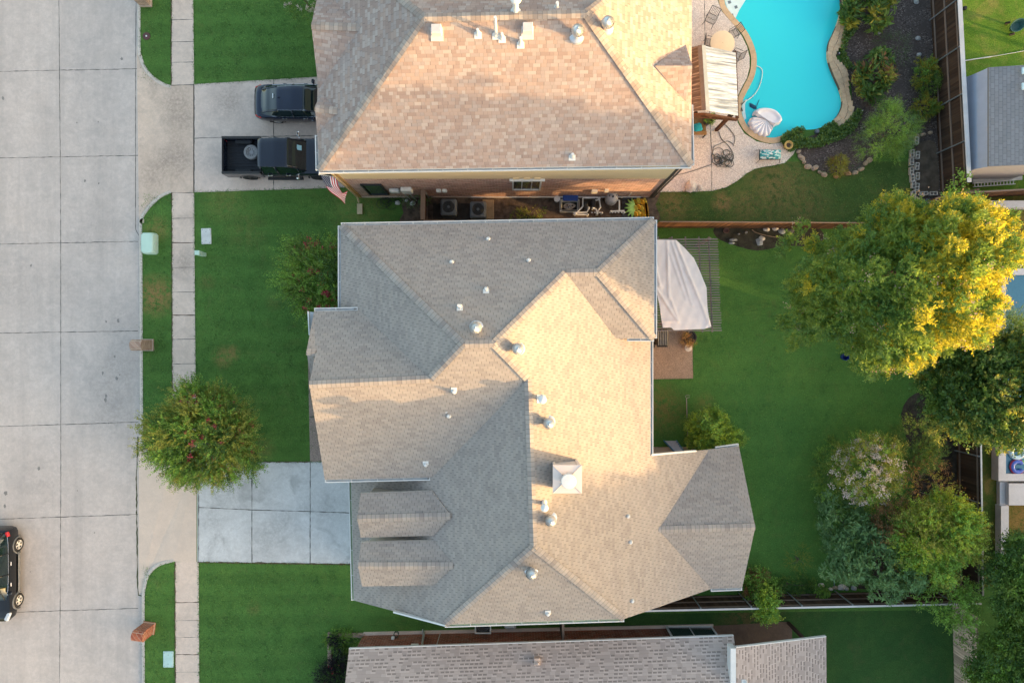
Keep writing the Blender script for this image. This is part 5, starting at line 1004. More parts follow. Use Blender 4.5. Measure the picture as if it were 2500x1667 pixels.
# pool equipment: each run of white pipe, filter, pump, boxes
m_pvc = plain('pvc_white', (.80,.78,.72), .45, .08, 5)
M_ = MB(); z = .45
for path in ([(1405,522),(1423,504),(1423,483),(1463,483)], [(1405,520),(1433,518),(1437,510)], [(1450,490),(1463,488),(1466,506),(1458,518),(1470,520)], [(1402,520),(1402,524),(1435,524)], [(1448,508),(1456,512),(1458,522)], [(1505,489),(1512,489),(1512,514)], [(1492,516),(1524,515),(1524,519)]):
    M_.tube([P(x,y,z) for x,y in path], .045, 8); 
    for x, y in (path[0], path[-1]): M_.tube([P(x,y,z), P(x,y,z)*1+Vector((0,0,-.42))], .045, 8); M_.ball(P(x,y,z), .062, 8)
for x in (1410,1418,1426,1445,1452,1495,1502,1510,1518): M_.tube([P(x,519,.42), P(x+1,519,.02)], .035, 7)
for x, y in ((1437,508),(1448,508),(1463,484)): M_.ball(P(x,y,.46), .075, 8)
one(M_, 'pool_pipes', m_pvc, 'tangle of white pool pipes on the dirt strip', 'pipes', smooth=True, auto=40)
c = P(1496,481,.95); t = thing('filter_tank', 'large grey filter tank among white pool pipes', 'filter tank', (c.x,c.y,0)); M_ = MB(); M_.lathe((c.x,c.y,.05),[(.28,0),(.31,.05),(.31,.35),(.325,.37),(.325,.42),(.31,.44),(.31,.75),(.24,.9),(.10,.96),(.001,.97)],28); M_.build('tank', plain('tank_grey', (.42,.42,.43), .5, .08, 4), t, smooth=True, auto=45)
M_ = MB(); M_.lathe((c.x,c.y,1.0),[(.05,0),(.05,.1),(.001,.11)],10); M_.tube([(c.x-.2,c.y-.1,.92),(c.x-.15,c.y+.12,.98)],.03,6); M_.tube([(c.x+.15,c.y-.12,.92),(c.x+.2,c.y+.1,.95)],.03,6); M_.build('valve', m_blackp, t)
for px, py, lb in ((1449,496,'black pool pump beside the grey filter tank'), (1430,502,'black valve box between white pool pipes')):
    c = P(px,py,.4); M_ = MB(); M_.rbox((c.x,c.y,.3),(.22,.3,.5),.05); M_.lathe((c.x,c.y-.16,.3),[(.10,0),(.10,.25),(.001,.27)],14); M_.tube([(c.x-.1,c.y+.1,.5),(c.x+.12,c.y+.22,.5)],.035,6); one(M_, 'pool_pump', m_blackp, lb, 'pump')
c = P(1393,480,.5); M_ = MB(); M_.rbox((c.x,c.y-.05,.25),(.82,.36,.5),.04)
for i in range(8): M_.box((c.x-.35+i*.1,c.y-.05,.505),(.03,.32,.02))
one(M_, 'crate', plain('blue_plastic', (.02,.07,.30), .5, .1), 'blue plastic crate against the pink brick wall', 'crate')
c = P(1391,502,.4); M_ = MB(); s_ = (.94,.56)
for e in (-1,1): M_.rbox((c.x+e*s_[0]/2,c.y,.24),(.10,s_[1]+.1,.46),.045); M_.rbox((c.x,c.y+e*s_[1]/2,.24),(s_[0],.10,.46),.045)
M_.bb(c.x-.45,c.x+.45,c.y-.26,c.y+.26,.02,.08,1); one(M_, 'open_tub', [m_pvc, m_dark], 'open white tub holding coiled hose', 'tub')
M_ = MB()
for k in range(9): M_.tube([(c.x+.03*k-.05+(.26-.02*k)*math.cos(a+k), c.y-.02+(.17-.012*k)*math.sin(a+k), .30+.02*k+.01*math.sin(3*a)) for a in np.linspace(0,5.6,18)], .014, 5, k % 2)
one(M_, 'coiled_hose', [plain('beige_hose', (.45,.36,.28), .6), m_metal], 'beige and grey hose coiled inside a white tub', 'hose')
c = P(1360,484,.4); M_ = MB(); M_.lathe((c.x,c.y-.03,.02),[(.13,0),(.155,.36),(.16,.38)],18,1); M_.lathe((c.x,c.y-.03,.40),[(.165,-.02),(.165,.02),(.14,.03),(.001,.03)],18); one(M_, 'bucket', [m_white, m_lid], 'bucket with white lid beside the open tub', 'bucket', smooth=True, auto=40)
c = P(1279,474,.3); M_ = MB(); M_.rbox((c.x,c.y,.2),(.46,.34,.4),.03); M_.rbox((c.x,c.y,.41),(.5,.38,.05),.02); one(M_, 'junction_box', plain('rust_brown', (.14,.05,.03), .8, .2), 'rust brown box at the foot of the brick wall', 'box')
for px, py, lb in ((1550,470,'grey wooden pallet leaning by the brick wall end'),(1540,508,'grey wooden pallet under the pineapple float')):
    c = P(px,py); M_ = MB(); 
    for i in range(6): M_.box((c.x,c.y-.42+i*.17,.14+random.uniform(0,.015)),(1.0,.12,.025))
    for i in (-1,0,1): M_.box((c.x+i*.44,c.y,.07),(.07,1.0,.12))
    for i in (-1,1): M_.box((c.x,c.y+i*.42,.01),(1.0,.1,.02))
    one(M_, 'pallet', woodmat('pallet_wood', (.13,.115,.105), along=(.1,1,1)), lb, 'pallet')
c = P(1558,507,.5); t = thing('pool_float', 'deflated pineapple pool float with lime leaves', 'pool float', (c.x,c.y,.15)); M_ = MB()
for i in range(4):
    for j in range(3): M_.rbox((c.x-.02+i*.16-.08+.0*j,c.y+.34-j*.33+.06*(i%2),.30+.09*math.sin(i+j)),(.21,.33,.22),.09,.5,(i+j)%2)
M_.rbox((c.x+.48,c.y-.1,.28),(.2,.9,.2),.09,.1,0); M_.build('fruit', [plain('float_orange', (.88,.46,.04), .35, .1), plain('float_yellow', (.92,.68,.10), .35, .15)], t, smooth=True); M_ = MB()
for k in range(7):
    a = math.pi*.5+ (k+.5)*math.pi/7; M_.tube([(c.x-.2,c.y+.02,.3),(c.x-.2+.28*math.cos(a),c.y+.02+.33*math.sin(a),.36),(c.x-.2+.5*math.cos(a),c.y+.02+.55*math.sin(a),.30)], .12, 8, 0, .03)
M_.build('leaves', plain('float_lime', (.42,.70,.18), .35, .15), t, smooth=True)
c = P(950,492); M_ = MB(); q = random.Random(3)
for k in range(9):
    x, y, r = c.x+q.uniform(-.45,.45), c.y+q.uniform(-.25,.3), q.uniform(.15,.34); M_.tube([(x+r*math.cos(a)*q.uniform(.9,1.1), y+r*.8*math.sin(a), .03+.02*k*.5) for a in np.linspace(0,6.1,16)], .012, 5)
one(M_, 'garden_hose', plain('dark_hose', (.02,.022,.022), .5), 'dark garden hose heaped beneath the meter boxes', 'hose')
for i, (px, py, w) in enumerate(((971,496,.28),(1008,497,.30),(993,490,.2))):
    c = P(px,py); M_ = MB(); M_.rock(c, (w,w*.8,.12), i); one(M_, 'white_stone', m_lid, ('white stone beside the hose heap','white stone touching the gate fence','small white stone between two larger ones')[i], 'stone')

# ---------------- northern pool terrace ----------------
t = thing('gazebo', 'timber gazebo roofed in white ribbed and purple-brown sheets', 'gazebo', (10.6, 13.5, 0)); zr, ze = 3.35, 2.75
ra, rb_, ea, eb, wa, wb_ = P(1713,111,zr), P(1723,269,zr), P(1796,129,ze), P(1802,283,ze), P(1676,118,ze), P(1682,272,ze)
def ribbed(mb, a, b, c, d, n, amp=.022):            # a-b along the ridge, d-c along the eave
    vs = []
    for i in range(n+1):
        t_ = i/n; o = Vector((0,0,amp if i % 2 else 0)); vs += [a.lerp(b,t_)+o, d.lerp(c,t_)+o]
    mb.add(vs, [(2*i,2*i+1,2*i+3,2*i+2) for i in range(n)])
    mb.add([p-Vector((0,0,.03)) for p in vs], [(2*i+2,2*i+3,2*i+1,2*i) for i in range(n)])
m_rib = NT('white_ribbed_sheet'); v = m_rib.n('Mapping', ins={'Vector': m_rib.co(), 'Scale': (.3,8.,1)}).outputs[0]; m_rib = m_rib.fin(m_rib.ramp(m_rib.noise(v, 1.2, 4, .7), [(.35,(.22,.24,.25)),(.5,(.50,.54,.56)),(.6,(.78,.82,.85))]), .4, .1)
m_pur = NT('purple_brown_sheet'); v = m_pur.n('Mapping', ins={'Vector': m_pur.co(), 'Scale': (.25,9,1)}).outputs[0]; m_pur = m_pur.fin(m_pur.ramp(m_pur.noise(v, 1.3, 3, .6), [(.45,(.115,.085,.082)),(.58,(.15,.115,.11)),(.63,(.34,.27,.255))]), .5)
M_ = MB(); ribbed(M_, ra, rb_, eb, ea, 44); M_.build('east_sheet', m_rib, t); M_ = MB(); ribbed(M_, rb_, ra, wa, wb_, 40); M_.build('west_sheet', m_pur, t)
M_ = MB(); d_ = (rb_-ra).normalized(); 
for s_, mi in ((1,0),(-1,1)): M_.add([ra+Vector((0,0,.05)), rb_+Vector((0,0,.05)), rb_+Vector((s_*.20,0,-.03 if s_<0 else -.01)), ra+Vector((s_*.20,0,-.03 if s_<0 else -.01))], [(0,1,2,3) if s_ < 0 else (3,2,1,0)], mi)
M_.build('ridge_flashing', [plain('grey_flashing', (.42,.45,.44), .4, .1), plain('brown_flashing', (.16,.12,.11), .5)], t)
m_cedar = woodmat('cedar_beam', (.14,.065,.035), v=.3); M_ = MB()
def beam(mb, a, b, w=.12, h=.18, mi=0):
    a, b = Vector(a), Vector(b); d = b-a; L = d.length; q_ = d.to_track_quat('X','Z').to_matrix(); vs = [a.lerp(b,.5)+q_@Vector((x*L/2,y*w/2,z*h/2)) for x in (-1,1) for y,z in ((-1,-1),(1,-1),(1,1),(-1,1))]
    mb.add(vs, [(0,1,2,3),(7,6,5,4),(0,4,5,1),(1,5,6,2),(2,6,7,3),(3,7,4,0)], mi)
for a, b in ((ea,eb),(wa,wb_)): M_.add([],[]); beam(M_, a-Vector((0,-.1,.14)), b-Vector((0,.1,.14)))
for a, r_, b in ((wa,ra,ea),(wb_,rb_,eb)):
    o = Vector((0,-.14 if r_ is rb_ else -.2,-.16)); beam(M_, a+o, b+o); beam(M_, a+o, r_+o, .09,.14); beam(M_, r_+o, b+o, .09,.14); beam(M_, (a+b)/2+o, r_+o,.09,.1); beam(M_, a.lerp(b,.25)+o, a.lerp(r_,.6)+o,.08,.1)
M_.build('beam', m_cedar, t)
for p in (P(1749,318,0), P(1740,180,0), P(1668,315,0), P(1668,175,0)): MB().bb(p.x-.08,p.x+.08,p.y-.08,p.y+.08,0,2.6).build('post', m_cedar, t)
c = P(1764,105,.74); t = thing('patio_table', 'round beige patio table on the pebble terrace', 'table', (c.x,c.y,0)); M_ = MB(); M_.lathe((c.x,c.y,.70),[(.62,0),(.645,.02),(.645,.035),(.62,.045),(.02,.05),(.02,.01)],36); M_.build('table_top', plain('beige_top', (.82,.64,.42), .6, .05, 2), t, smooth=True, auto=40); M_ = MB(); M_.lathe((c.x,c.y,0),[(.3,0),(.28,.05),(.05,.08),(.05,.7)],14); M_.build('pedestal', m_blackp, t)
m_iron = plain('wrought_iron', (.05,.05,.052), .5, .2, 8)
def iron_chair(px, py, rz, label, s=1.):
    c = P(px, py, .45); t = thing('patio_chair', label, 'chair', (c.x,c.y,.012), 'iron chairs round the terrace table'); t.rotation_euler = (0,0,rz); M_ = MB(); w = .24*s
    for i in range(9): M_.tube([(-w+i*w/4,-w,.44),(-w+i*w/4,w,.44)], .011, 5)
    M_.tube([(-w,-w,.44),(w,-w,.44),(w,w,.44),(-w,w,.44),(-w,-w,.44)], .018, 6); M_.tube([(-w,0,.43),(w,0,.43)], .01, 5); o = put(M_, 'seat', [m_iron], t)
    M_ = MB()
    for i in range(7): M_.tube([(-w+i*w/3,w,.46),(-w+i*w/3,w+.14,.92)], .011, 5)
    M_.tube([(-w,w,.44),(-w-.02,w+.15,.95),(w+.02,w+.15,.95),(w,w,.44)], .018, 6); put(M_, 'backrest', [m_iron], t)
    for x, y in ((-w,-w),(w,-w),(-w,w),(w,w)): put(MB().tube([(x,y,.44),(x*1.15,y*1.15,0)], .015, 6), 'leg', [m_iron], t)
    for s_ in (-1,1): put(MB().tube([(s_*w,-w,.44),(s_*(w+.04),-w*.9,.66),(s_*(w+.03),w,.70)], .014, 6), 'armrest', [m_iron], t)
iron_chair(1736, 46, R(-25), 'iron chair standing clear of the beige table'); iron_chair(1792, 82, R(-60), 'iron chair between the beige table and the pool', .85); iron_chair(1733, 107, R(80), 'iron chair on the house side of the table'); iron_chair(1797, 136, R(-115), 'iron chair half under the gazebo eave', .9)
c = P(1700,318); t = thing('garden_bench', 'tan wooden bench under the house eave', 'bench', (c.x,c.y,0)); M_ = MB(); M_.rbox((c.x-.1,c.y+.2,.42),(1.0,.8,.06),.02); M_.build('seat', woodmat('bench_wood', (.30,.19,.09)), t); M_ = MB(); M_.rbox((c.x-.02,c.y-.33,.55),(.85,.20,.06),.02); M_.build('armrest', woodmat('bench_arm', (.38,.22,.09)), t)
for x, y in ((-.5,-.4),(.35,-.4),(-.5,.5),(.35,.5)): MB().bb(c.x+x-.03,c.x+x+.03,c.y+y-.03,c.y+y+.03,0,.42).build('leg', m_blackp, t)
c = P(1704,311,.6); M_ = MB(); M_.rbox((c.x,c.y,.56),(.46,.44,.2),.09,.25); one(M_, 'cushion', plain('turquoise_cloth', (.02,.36,.46), .85, .12, 8), 'turquoise cushion on the tan bench', 'cushion', smooth=True)
def pot(px, py, r, h, mat, label, soil=(.05,.035,.025), cat='plant pot', name='plant_pot'):
    c = P(px, py, h); M_ = MB(); M_.lathe((c.x,c.y,.01),[(r*.7,0),(r*.95,h*.7),(r,h*.9),(r,h),(r*.82,h),(r*.8,h*.86)],24); M_.lathe((c.x,c.y,h*.86),[(r*.8,0),(.001,.03)],20,1); return one(M_, name, [mat, plain('pot_soil', soil, .95, .4, 20)], label, cat, smooth=True, auto=40)
pot(1730,292,.24,.75, plain('dark_urn', (.05,.05,.06), .4), 'tall dark urn beside the tan bench', (.28,.24,.16)); pot(1926,354,.23,.35, plain('ochre_glaze', (.48,.33,.10), .4), 'ochre rimmed pot at the creeper edge')
shrub('potted_plant', 'sprig of leaves growing from the dark urn', 1735, 290, 1.9, (.22,.2,.12), 12, 8, .10, [g1,g10], [.5,.5], 81, spray=.15, nl=5, cr=.08)
M_ = MB(); q = random.Random(9); c = P(1765,388)
for k in range(17):
    x, y, r = c.x+q.uniform(-.42,.42), c.y+q.uniform(-.3,.34), q.uniform(.14,.30); a0 = q.uniform(0,6); M_.tube([(x+r*math.cos(a+a0), y+r*q.uniform(.8,1.)*math.sin(a+a0), .035+.008*k+.01*math.sin(2*a)) for a in np.linspace(0,6.6,20)], .016, 5)
for path in ([(1740,380),(1742,360),(1757,352),(1775,345),(1787,350),(1792,357)], [(1755,322),(1762,340),(1780,358),(1791,380),(1786,396)], [(1771,305),(1785,320),(1794,335),(1792,352)], [(1736,402),(1700,415),(1660,426),(1620,433)]): M_.tube([P(x,y,.035) for x,y in [tuple(p.xy) for p in smoothpoly([Vector((x,y,0)) for x,y in path],5,False)]], .016, 5)
one(M_, 'garden_hose', plain('grey_green_hose', (.075,.08,.07), .5), 'dark hose tangled in loops on the pebble terrace', 'hose')
c = P(1881,377,.42); t = thing('lounge_bench', 'low metal bench with teal leaf-patterned pad', 'bench', (c.x,c.y,.012)); pt = NT('teal_leaf_print'); vo = pt.n('TexVoronoi', ins={'Vector': pt.n('Mapping', ins={'Vector': pt.co(), 'Rotation': (0,0,.7), 'Scale': (1,2.6,1)}).outputs[0], 'Scale': 7.}); pt = pt.fin(pt.ramp(pt.n('SeparateColor', ins={0: vo.outputs['Color']}).outputs[0], [(0,(.03,.28,.30)),(.3,(.10,.45,.45)),(.5,(.66,.70,.66)),(.85,(.04,.16,.20))],'CONSTANT'), .8)
M_ = MB(); M_.rbox((c.x,c.y,.40),(1.12,.50,.10),.05); M_.build('pad', pt, t, smooth=True, auto=50); M_ = MB(); M_.rbox((c.x,c.y,.33),(1.16,.54,.03),.01); M_.build('frame', m_iron, t)
for x, y in ((-.6,.3),(.6,.3),(-.6,-.34),(.6,-.34)): MB().tube([(c.x+x*.9,c.y+y*.8,.33),(c.x+x*1.05,c.y+y*1.1,.02)], .015, 6).build('leg', m_iron, t)
def stone(px, py, w, d, h, mat, label, seed, group=None, name='stone', rz=0., z=0.):
    c = P(px, py); M_ = MB(); M_.rock((0,0,0), (w,d,h), seed); o = one(M_, name, mat, label, 'stone', group, loc=(0,0,0)); o.location = (c.x,c.y,z); o.rotation_euler = (0,0,rz); return o
m_wst = plain('white_rock', (.60,.54,.49), .9, .18, 6, bump=.4); m_est = plain('edging_stone', (.38,.29,.21), .9, .35, 5, bump=.4); m_ost = plain('orange_edging_stone', (.42,.24,.12), .9, .25, 5, bump=.4); m_gst = plain('grey_rock', (.34,.35,.35), .9, .2, 6, bump=.4)
stone(1685,457,.55,.65,.40,m_wst,'large white rock at the terrace corner',1); stone(1708,459,.24,.30,.2,m_wst,'small white rock next to the larger one',2)
for i, (px, py, w, d, r_, o_) in enumerate(((1948,371,.28,.22,.4,0),(1955,386,.42,.26,-.6,0),(1972,408,.36,.28,.2,0),(1989,411,.40,.25,.5,0),(2011,427,.36,.24,-.3,0),(2040,432,.28,.22,0,1),(2056,420,.36,.34,.3,0),(2070,425,.30,.22,.2,1),(2087,422,.36,.22,.3,0),(2101,414,.36,.2,.4,0),(2112,399,.30,.22,.8,0),(2121,392,.32,.28,.8,0),(1962,397,.2,.2,0,0),(2000,421,.22,.16,-.4,0),(2222,335,.42,.26,.2,0),(2237,333,.28,.24,.1,0),(2252,330,.34,.18,.2,0),(2270,325,.26,.20,.4,0))):
    stone(px, py, w, d, .16, m_ost if o_ else m_est, ('orange' if o_ else 'tan')+' edging stone along the mulch border' if False else 'rough stone in the edging of the dark mulch', 20+i, 'edging stones round the mulch bed', 'edging_stone', r_)
for i, (px, py, s_) in enumerate(((2236,6,.3),(2240,95,.28),(2243,135,.26),(2145,80,.25))): stone(px,py,s_,s_*.8,.14,m_gst,('grey rock at the northern end of the mulch','grey rock near the faint grey shrub','grey rock north of the pale yellow shrub','brown-grey rock between rosette shrubs')[i],50+i)
# concrete blocks round the planting bed
bp = MB(); bp.bb(-.20,.20,-.10,-.065,0,.19); bp.bb(-.20,.20,.065,.10,0,.19)
for x in (-.2+.0175, 0, .2-.0175): bp.bb(x-.0175,x+.0175,-.064,.064,0,.189)
blk = one(bp, 'concrete_block', plain('block_concrete', (.52,.47,.42), .95, .15, 14), 'hollow concrete block bordering the bare planting bed', 'concrete block', 'concrete blocks round the planting bed', loc=(0,0,0))
spots = [(2223,377,1.57),(2236,381,1.5),(2222,397,1.6),(2235,408,1.5),(2222,419,1.55),(2236,432,1.52),(2224,437,1.6),(2235,458,1.5),(2227,452,1.57),(2252,474,.05),(2275,474,.05),(2233,498,1.57),(2234,346,1.5),(2227,477,1.57)]
for i, (px, py, r_) in enumerate(spots):
    o = blk if i == 0 else dup(blk, (0,0,0)); c = P(px,py); o.location = (c.x,c.y,.01); o.rotation_euler = (0,0,r_)
nt = MB(); 
for k in range(26): nt.tube([P(2226+k*2.6,486+random.uniform(-3,3),.1+.1*math.sin(k)), P(2222+k*2.4,510-k*.9+random.uniform(-4,4),.05+.25*abs(math.sin(k*.7)))], .02, 4)
one(nt, 'crumpled_netting', plain('grey_net', (.14,.15,.17), .9, .3, 12), 'crumpled grey netting behind the concrete blocks', 'netting')
M_ = MB(); M_.tube([P(2077,312,.05), P(2107,269,.08)], .022, 8); M_.tube([P(2107,269,.08), P(2111,262,.08)], .035, 6, 1); one(M_, 'white_pole', [m_white, m_blackp], 'white pole lying on the dark mulch', 'pole')
for px, py, lb in ((2048,131,'small black path light at the flagstones'),): c = P(px,py,.35); M_ = MB(); M_.lathe((c.x,c.y,.0),[(.03,0),(.03,.3),(.09,.3),(.08,.36),(.001,.38)],14); M_.ball((c.x+.01,c.y,.39),.03,8,1); one(M_, 'path_light', [m_blackp, m_white], lb, 'garden light', smooth=True, auto=40)
c = P(1992,323); M_ = MB(); M_.lathe((c.x,c.y,0),[(.1,0),(.11,.2),(.06,.24),(.001,.25)],12); one(M_, 'skimmer_cap', plain('slate_blue', (.10,.13,.17), .6), 'dark skimmer cap in the creeper by the pool', 'cap', smooth=True, auto=40)
# things in the pool
c = P(1876,302,.1); t = thing('pool_float', 'white shell-shaped pool float near the pool end', 'pool float', (c.x,c.y,-.05)); m_shell = plain('pearly_vinyl', (.82,.79,.81), .25, .05, 3)
ol = [(1827,301),(1829,292),(1838,284),(1840,273),(1851,265.6),(1873,265),(1892,271),(1905,284),(1909,295),(1903.5,303),(1892,308),(1886,319),(1878,331),(1867,335),(1848,328.5),(1833,316)]
def shell(name, lo, hi, ribs, z0):
    c0 = P(1869,295,.1); pts = smoothpoly([P(x,y,.1) for x,y in ol], 12); ang = sorted((math.atan2(p.y-c0.y, p.x-c0.x) % (2*math.pi), (p-c0).length) for p in pts); A_ = [a for a, _ in ang]; D_ = [d for _, d in ang]; M_ = MB(); n, m = (110, 12); vs = []
    for i in range(n+1):
        a = lo+(hi-lo)*i/n; d = float(np.interp(a % (2*math.pi), A_, D_, period=2*math.pi)); rb = abs(math.sin(math.pi*ribs*i/n)) if ribs else 1.; e = min(1, min(i, n-i)/6)
        d *= (.93+.07*rb) if ribs else 1
        for k in range(m+1):
            f = k/m; prof = math.sqrt(max(0, 1-max(0, (f-.78)/.22)**2)); z = z0*(.3+.7*prof)*(.35+.65*e)
            if ribs: z += .11*(rb-.5)*min(1, f*1.6)*prof
            else: z += .10*math.exp(-((f-.82)/.13)**2)
            vs.append((c0.x+d*f*math.cos(a), c0.y+d*f*math.sin(a), -.04+z*(1 if f < .999 else .1)))
    M_.add(vs, [(i*(m+1)+k, i*(m+1)+k+1, (i+1)*(m+1)+k+1, (i+1)*(m+1)+k) for i in range(n) for k in range(m)]); return M_.build(name, m_shell, t, smooth=True)
shell('seat_fan', R(158), R(318), 8, .24); shell('backrest', R(-40), R(156), 0, .34)
M_ = MB(); M_.tube([p+Vector((0,0,-.03)) for p in smoothpoly([P(x,y,0) for x,y in ((1847,161),(1858,166),(1862,178),(1858,200),(1850,220),(1838,235),(1822,247),(1813,251))],5,False)], .022, 6)
for x, y in ((1857,202),(1838,235),(1820,247)): M_.ball(P(x,y,-.02), .045, 8)
one(M_, 'cleaner_hose', plain('pale_hose', (.68,.76,.72), .4, .05), 'pale cleaner hose curving across the water', 'hose', smooth=True)
c = P(1838,260,-.06); M_ = MB(); M_.rbox((c.x,c.y,-.08),(.34,.22,.16),.06,-.5); M_.lathe((c.x-.15,c.y+.1,-.1),[(.09,-.03),(.09,.03)],12,0,'x'); M_.lathe((c.x+.16,c.y-.08,-.1),[(.09,-.03),(.09,.03)],12,0,'x'); M_.tube([(c.x+.2,c.y,-.04),(c.x+.35,c.y+.35,-.06)], .014, 5); one(M_, 'pool_cleaner', plain('navy_plastic', (.01,.06,.13), .4), 'dark blue pool cleaner at the shallow step', 'pool cleaner')
c = P(1813,253,0); M_ = MB(); M_.box((c.x,c.y,.05),(.22,.05,.03),.8); M_.box((c.x-.05,c.y-.35,.05),(.05,.2,.03),.2); one(M_, 'pool_bracket', m_blackp, 'small dark bracket on the pool edge by the hose', 'bracket')

# ---------------- gardens beyond the fences ----------------
t = thing('garden_shed', 'grey barn-roofed shed with smooth blue-grey side slope', 'shed', (26.5, 11.0, 0)); m_shr = shingle('shed_shingles', [(.20,.215,.24),(.225,.24,.265),(.18,.195,.215)], .30, .18, .09, .25, .5, contrast=.6)
x0, x1, x2 = P(2418,0,3.1).x, P(2362,0,1.9).x, P(2418,0,3.1).x+3.0; yN, yS = P(0,163,3.1).y, P(0,405,3.1).y
M_ = MB(); Z = lambda x, y, z: Vector((x,y,z))
ys = np.linspace(0,1,7)
for i in range(6):
    f0, f1 = ys[i], ys[i+1]; g_ = lambda f: (x1+(x0-x1)*(f**.75), 1.75+(3.0-1.75)*(f**1.25)); a, b = g_(f0), g_(f1); M_.add([(a[0],yS,a[1]),(a[0],yN,a[1]),(b[0],yN,b[1]),(b[0],yS,b[1])], [(0,3,2,1)])
M_.build('side_slope', plain('smooth_blue_panel', (.42,.46,.56), .45, .05, 2), t, smooth=True)
M_ = MB(); face(M_, [Z(x0,yS,3.0),Z(x2,yS,3.55),Z(x2,yN,3.55),Z(x0,yN,3.0)]); M_.build('roof', m_shr, t); MB().add([(x0,yS,3.0),(x0,yN,3.0),(x0-.06,yN,2.97),(x0-.06,yS,2.97)],[(0,1,2,3)]).build('roof_edge', m_cap, t)
M_ = MB(); gab(M_, 0,1,[(0,0)]*3) if False else M_.bb(x1+.12,x2,yS-.02+.06,yN-.06,0,1.9); M_.add([(x1,yS-.015,0),(x2,yS-.015,0),(x2,yS-.015,3.5),(x0,yS-.015,2.98),(x0-.35,yS-.015,2.5),(x1,yS-.015,1.76)],[(0,1,2,3,4,5)]); M_.build('wall', plain('pinkish_white_wall', (.60,.54,.53), .6, .05), t)
for i in range(2): c = P(2498,85*0+175+i*38,3.4); MB().rbox((c.x,c.y,3.5),(.3,.34,.08),.03).build('skylight', plain('skylight', (.5,.66,.7), .3), t)
for i, (xa, ya, xb, yb, w, mt) in enumerate(((2388,432,2480,424,.22,m_metal),(2374,444,2495,434,.24,plain('beige_plank', (.45,.42,.38), .8)),(2376,452,2478,445,.18,m_fascia),(2366,428,2470,421,.07,m_white))):
    a, b = P(xa,ya,.3+.1*i), P(xb,yb,.3+.1*i); M_ = MB(); beam(M_, a, b, w, .06)
    if i == 2:
        M_ = MB(); beam(M_, a+Vector((0,.1,0)), b+Vector((0,.1,0)), .04, .08); beam(M_, a-Vector((0,.1,0)), b-Vector((0,.1,0)), .04, .08)
        for k in range(13): e = a.lerp(b,(k+.5)/13); beam(M_, e+Vector((0,.1,0)), e-Vector((0,.1,0)), .04,.03)
    one(M_, ('metal_plank','wooden_plank','stored_ladder','white_batten')[i], mt, ('stack-top metal plank below the grey shed','pale plank with bolt holes below the grey shed','ladder lying against the reddish fence','thin white batten along the shed wall')[i], ('plank','plank','ladder','batten')[i])
c = P(2468,73); t = thing('garden_cart', 'green tub cart standing on the bright grass', 'cart', (c.x,c.y,0)); M_ = MB(); M_.lathe((c.x,c.y,.25),[(.25,0),(.36,.28),(.38,.30),(.34,.30),(.22,.06),(.001,.05)],18,0,'z',Matrix.Rotation(.6,3,'Z')@Matrix.Diagonal((1.25,.8,1))); M_.build('tub', plain('green_tub', (.03,.10,.085), .5), t, smooth=True, auto=40); M_ = MB(); M_.tube([(c.x+.3,c.y+.2,.45),(c.x+.62,c.y+.38,.4)],.02,6); M_.build('handle', m_blackp, t)
for s_ in (-1,1): MB().lathe((c.x-.15+s_*.12,c.y-s_*.3,.13),[(.13,-.03),(.13,.03)],14,0,'y').build('wheel', m_tyre, t)
M_ = MB(); M_.tube([P(2354,149,.03),P(2385,144,.03),P(2420,139,.03)], .03, 6); M_.tube([P(2420,139,.02),P(2500,125,.02),P(2540,118,.02)], .014, 5); one(M_, 'white_pipe', m_white, 'thin white pipe crossing the bright grass', 'pipe')
M_ = MB(); c = P(2352,23); M_.rbox((c.x,c.y,.1),(.2,.18,.2),.04); one(M_, 'valve_box', m_blackp, 'small black box at the foot of the tall fence', 'box')
# white-walled pool to the east
m_wwall = concrete('white_pool_wall', (.66,.63,.63), .25, (.03,.02,.02), .6); t = thing('raised_pool', 'white-walled pool with deep blue water', 'pool', (27.5, 0, 0)); zt = .55
def wl_(name, a, b, z1=zt, mat=m_wwall):
    a, b = P(*a, z1), P(*b, z1); MB().bb(min(a.x,b.x),max(a.x,b.x),min(a.y,b.y),max(a.y,b.y),-.1,z1).build(name, mat, t)
wl_('wall', (2406,490),(2700,507)); wl_('wall', (2406,507.2),(2424,596)); wl_('deck_slab', (2425,596.2),(2700,648)); wl_('wall', (2428,655),(2700,671)); wl_('wall', (2438,671.2),(2456,1156)); wl_('wall', (2438,1156.2),(2700,1174), .56)
wl_('wall', (2441,1176),(2460,1234), .25); wl_('deck_slab', (2463,1180),(2700,1233), .5); wl_('wall', (2444,1234.5),(2463,1400), .45); wl_('gap_cover', (2425,648.2),(2700,654.8), .2, plain('dark_gap', (.10,.11,.12), .8))
wb2 = NT('deep_blue_water'); nz = wb2.noise(wb2.co(), 9, 3, .6); wb2.bump(nz, .15, .03); wb2 = wb2.fin(wb2.mix(nz, (.05,.17,.26), (.065,.22,.32)), .06, 0, .5)
a, b = P(2456,671.2,.42), P(2700,1156,.42); MB().poly([(a.x,b.y,.42),(b.x,b.y,.42),(b.x,a.y,.42),(a.x,a.y,.42)]).build('water', wb2, t)
def ring(px, py, R_, r_, mat, label, seg=(0,2*math.pi), mat2=None):
    c = P(px,py,.5); M_ = MB(); M_.tube([(c.x+R_*math.cos(a), c.y+R_*math.sin(a), .5) for a in np.linspace(*seg,30)], r_, 10)
    if mat2: M_.tube([(c.x+R_*1.28*math.cos(a), c.y+R_*1.28*math.sin(a), .49) for a in np.linspace(*seg,30)], r_*.6, 8, 1)
    one(M_, 'swim_ring', [mat, mat2 or mat], label, 'swim ring', 'swim rings on the blue water', smooth=True)
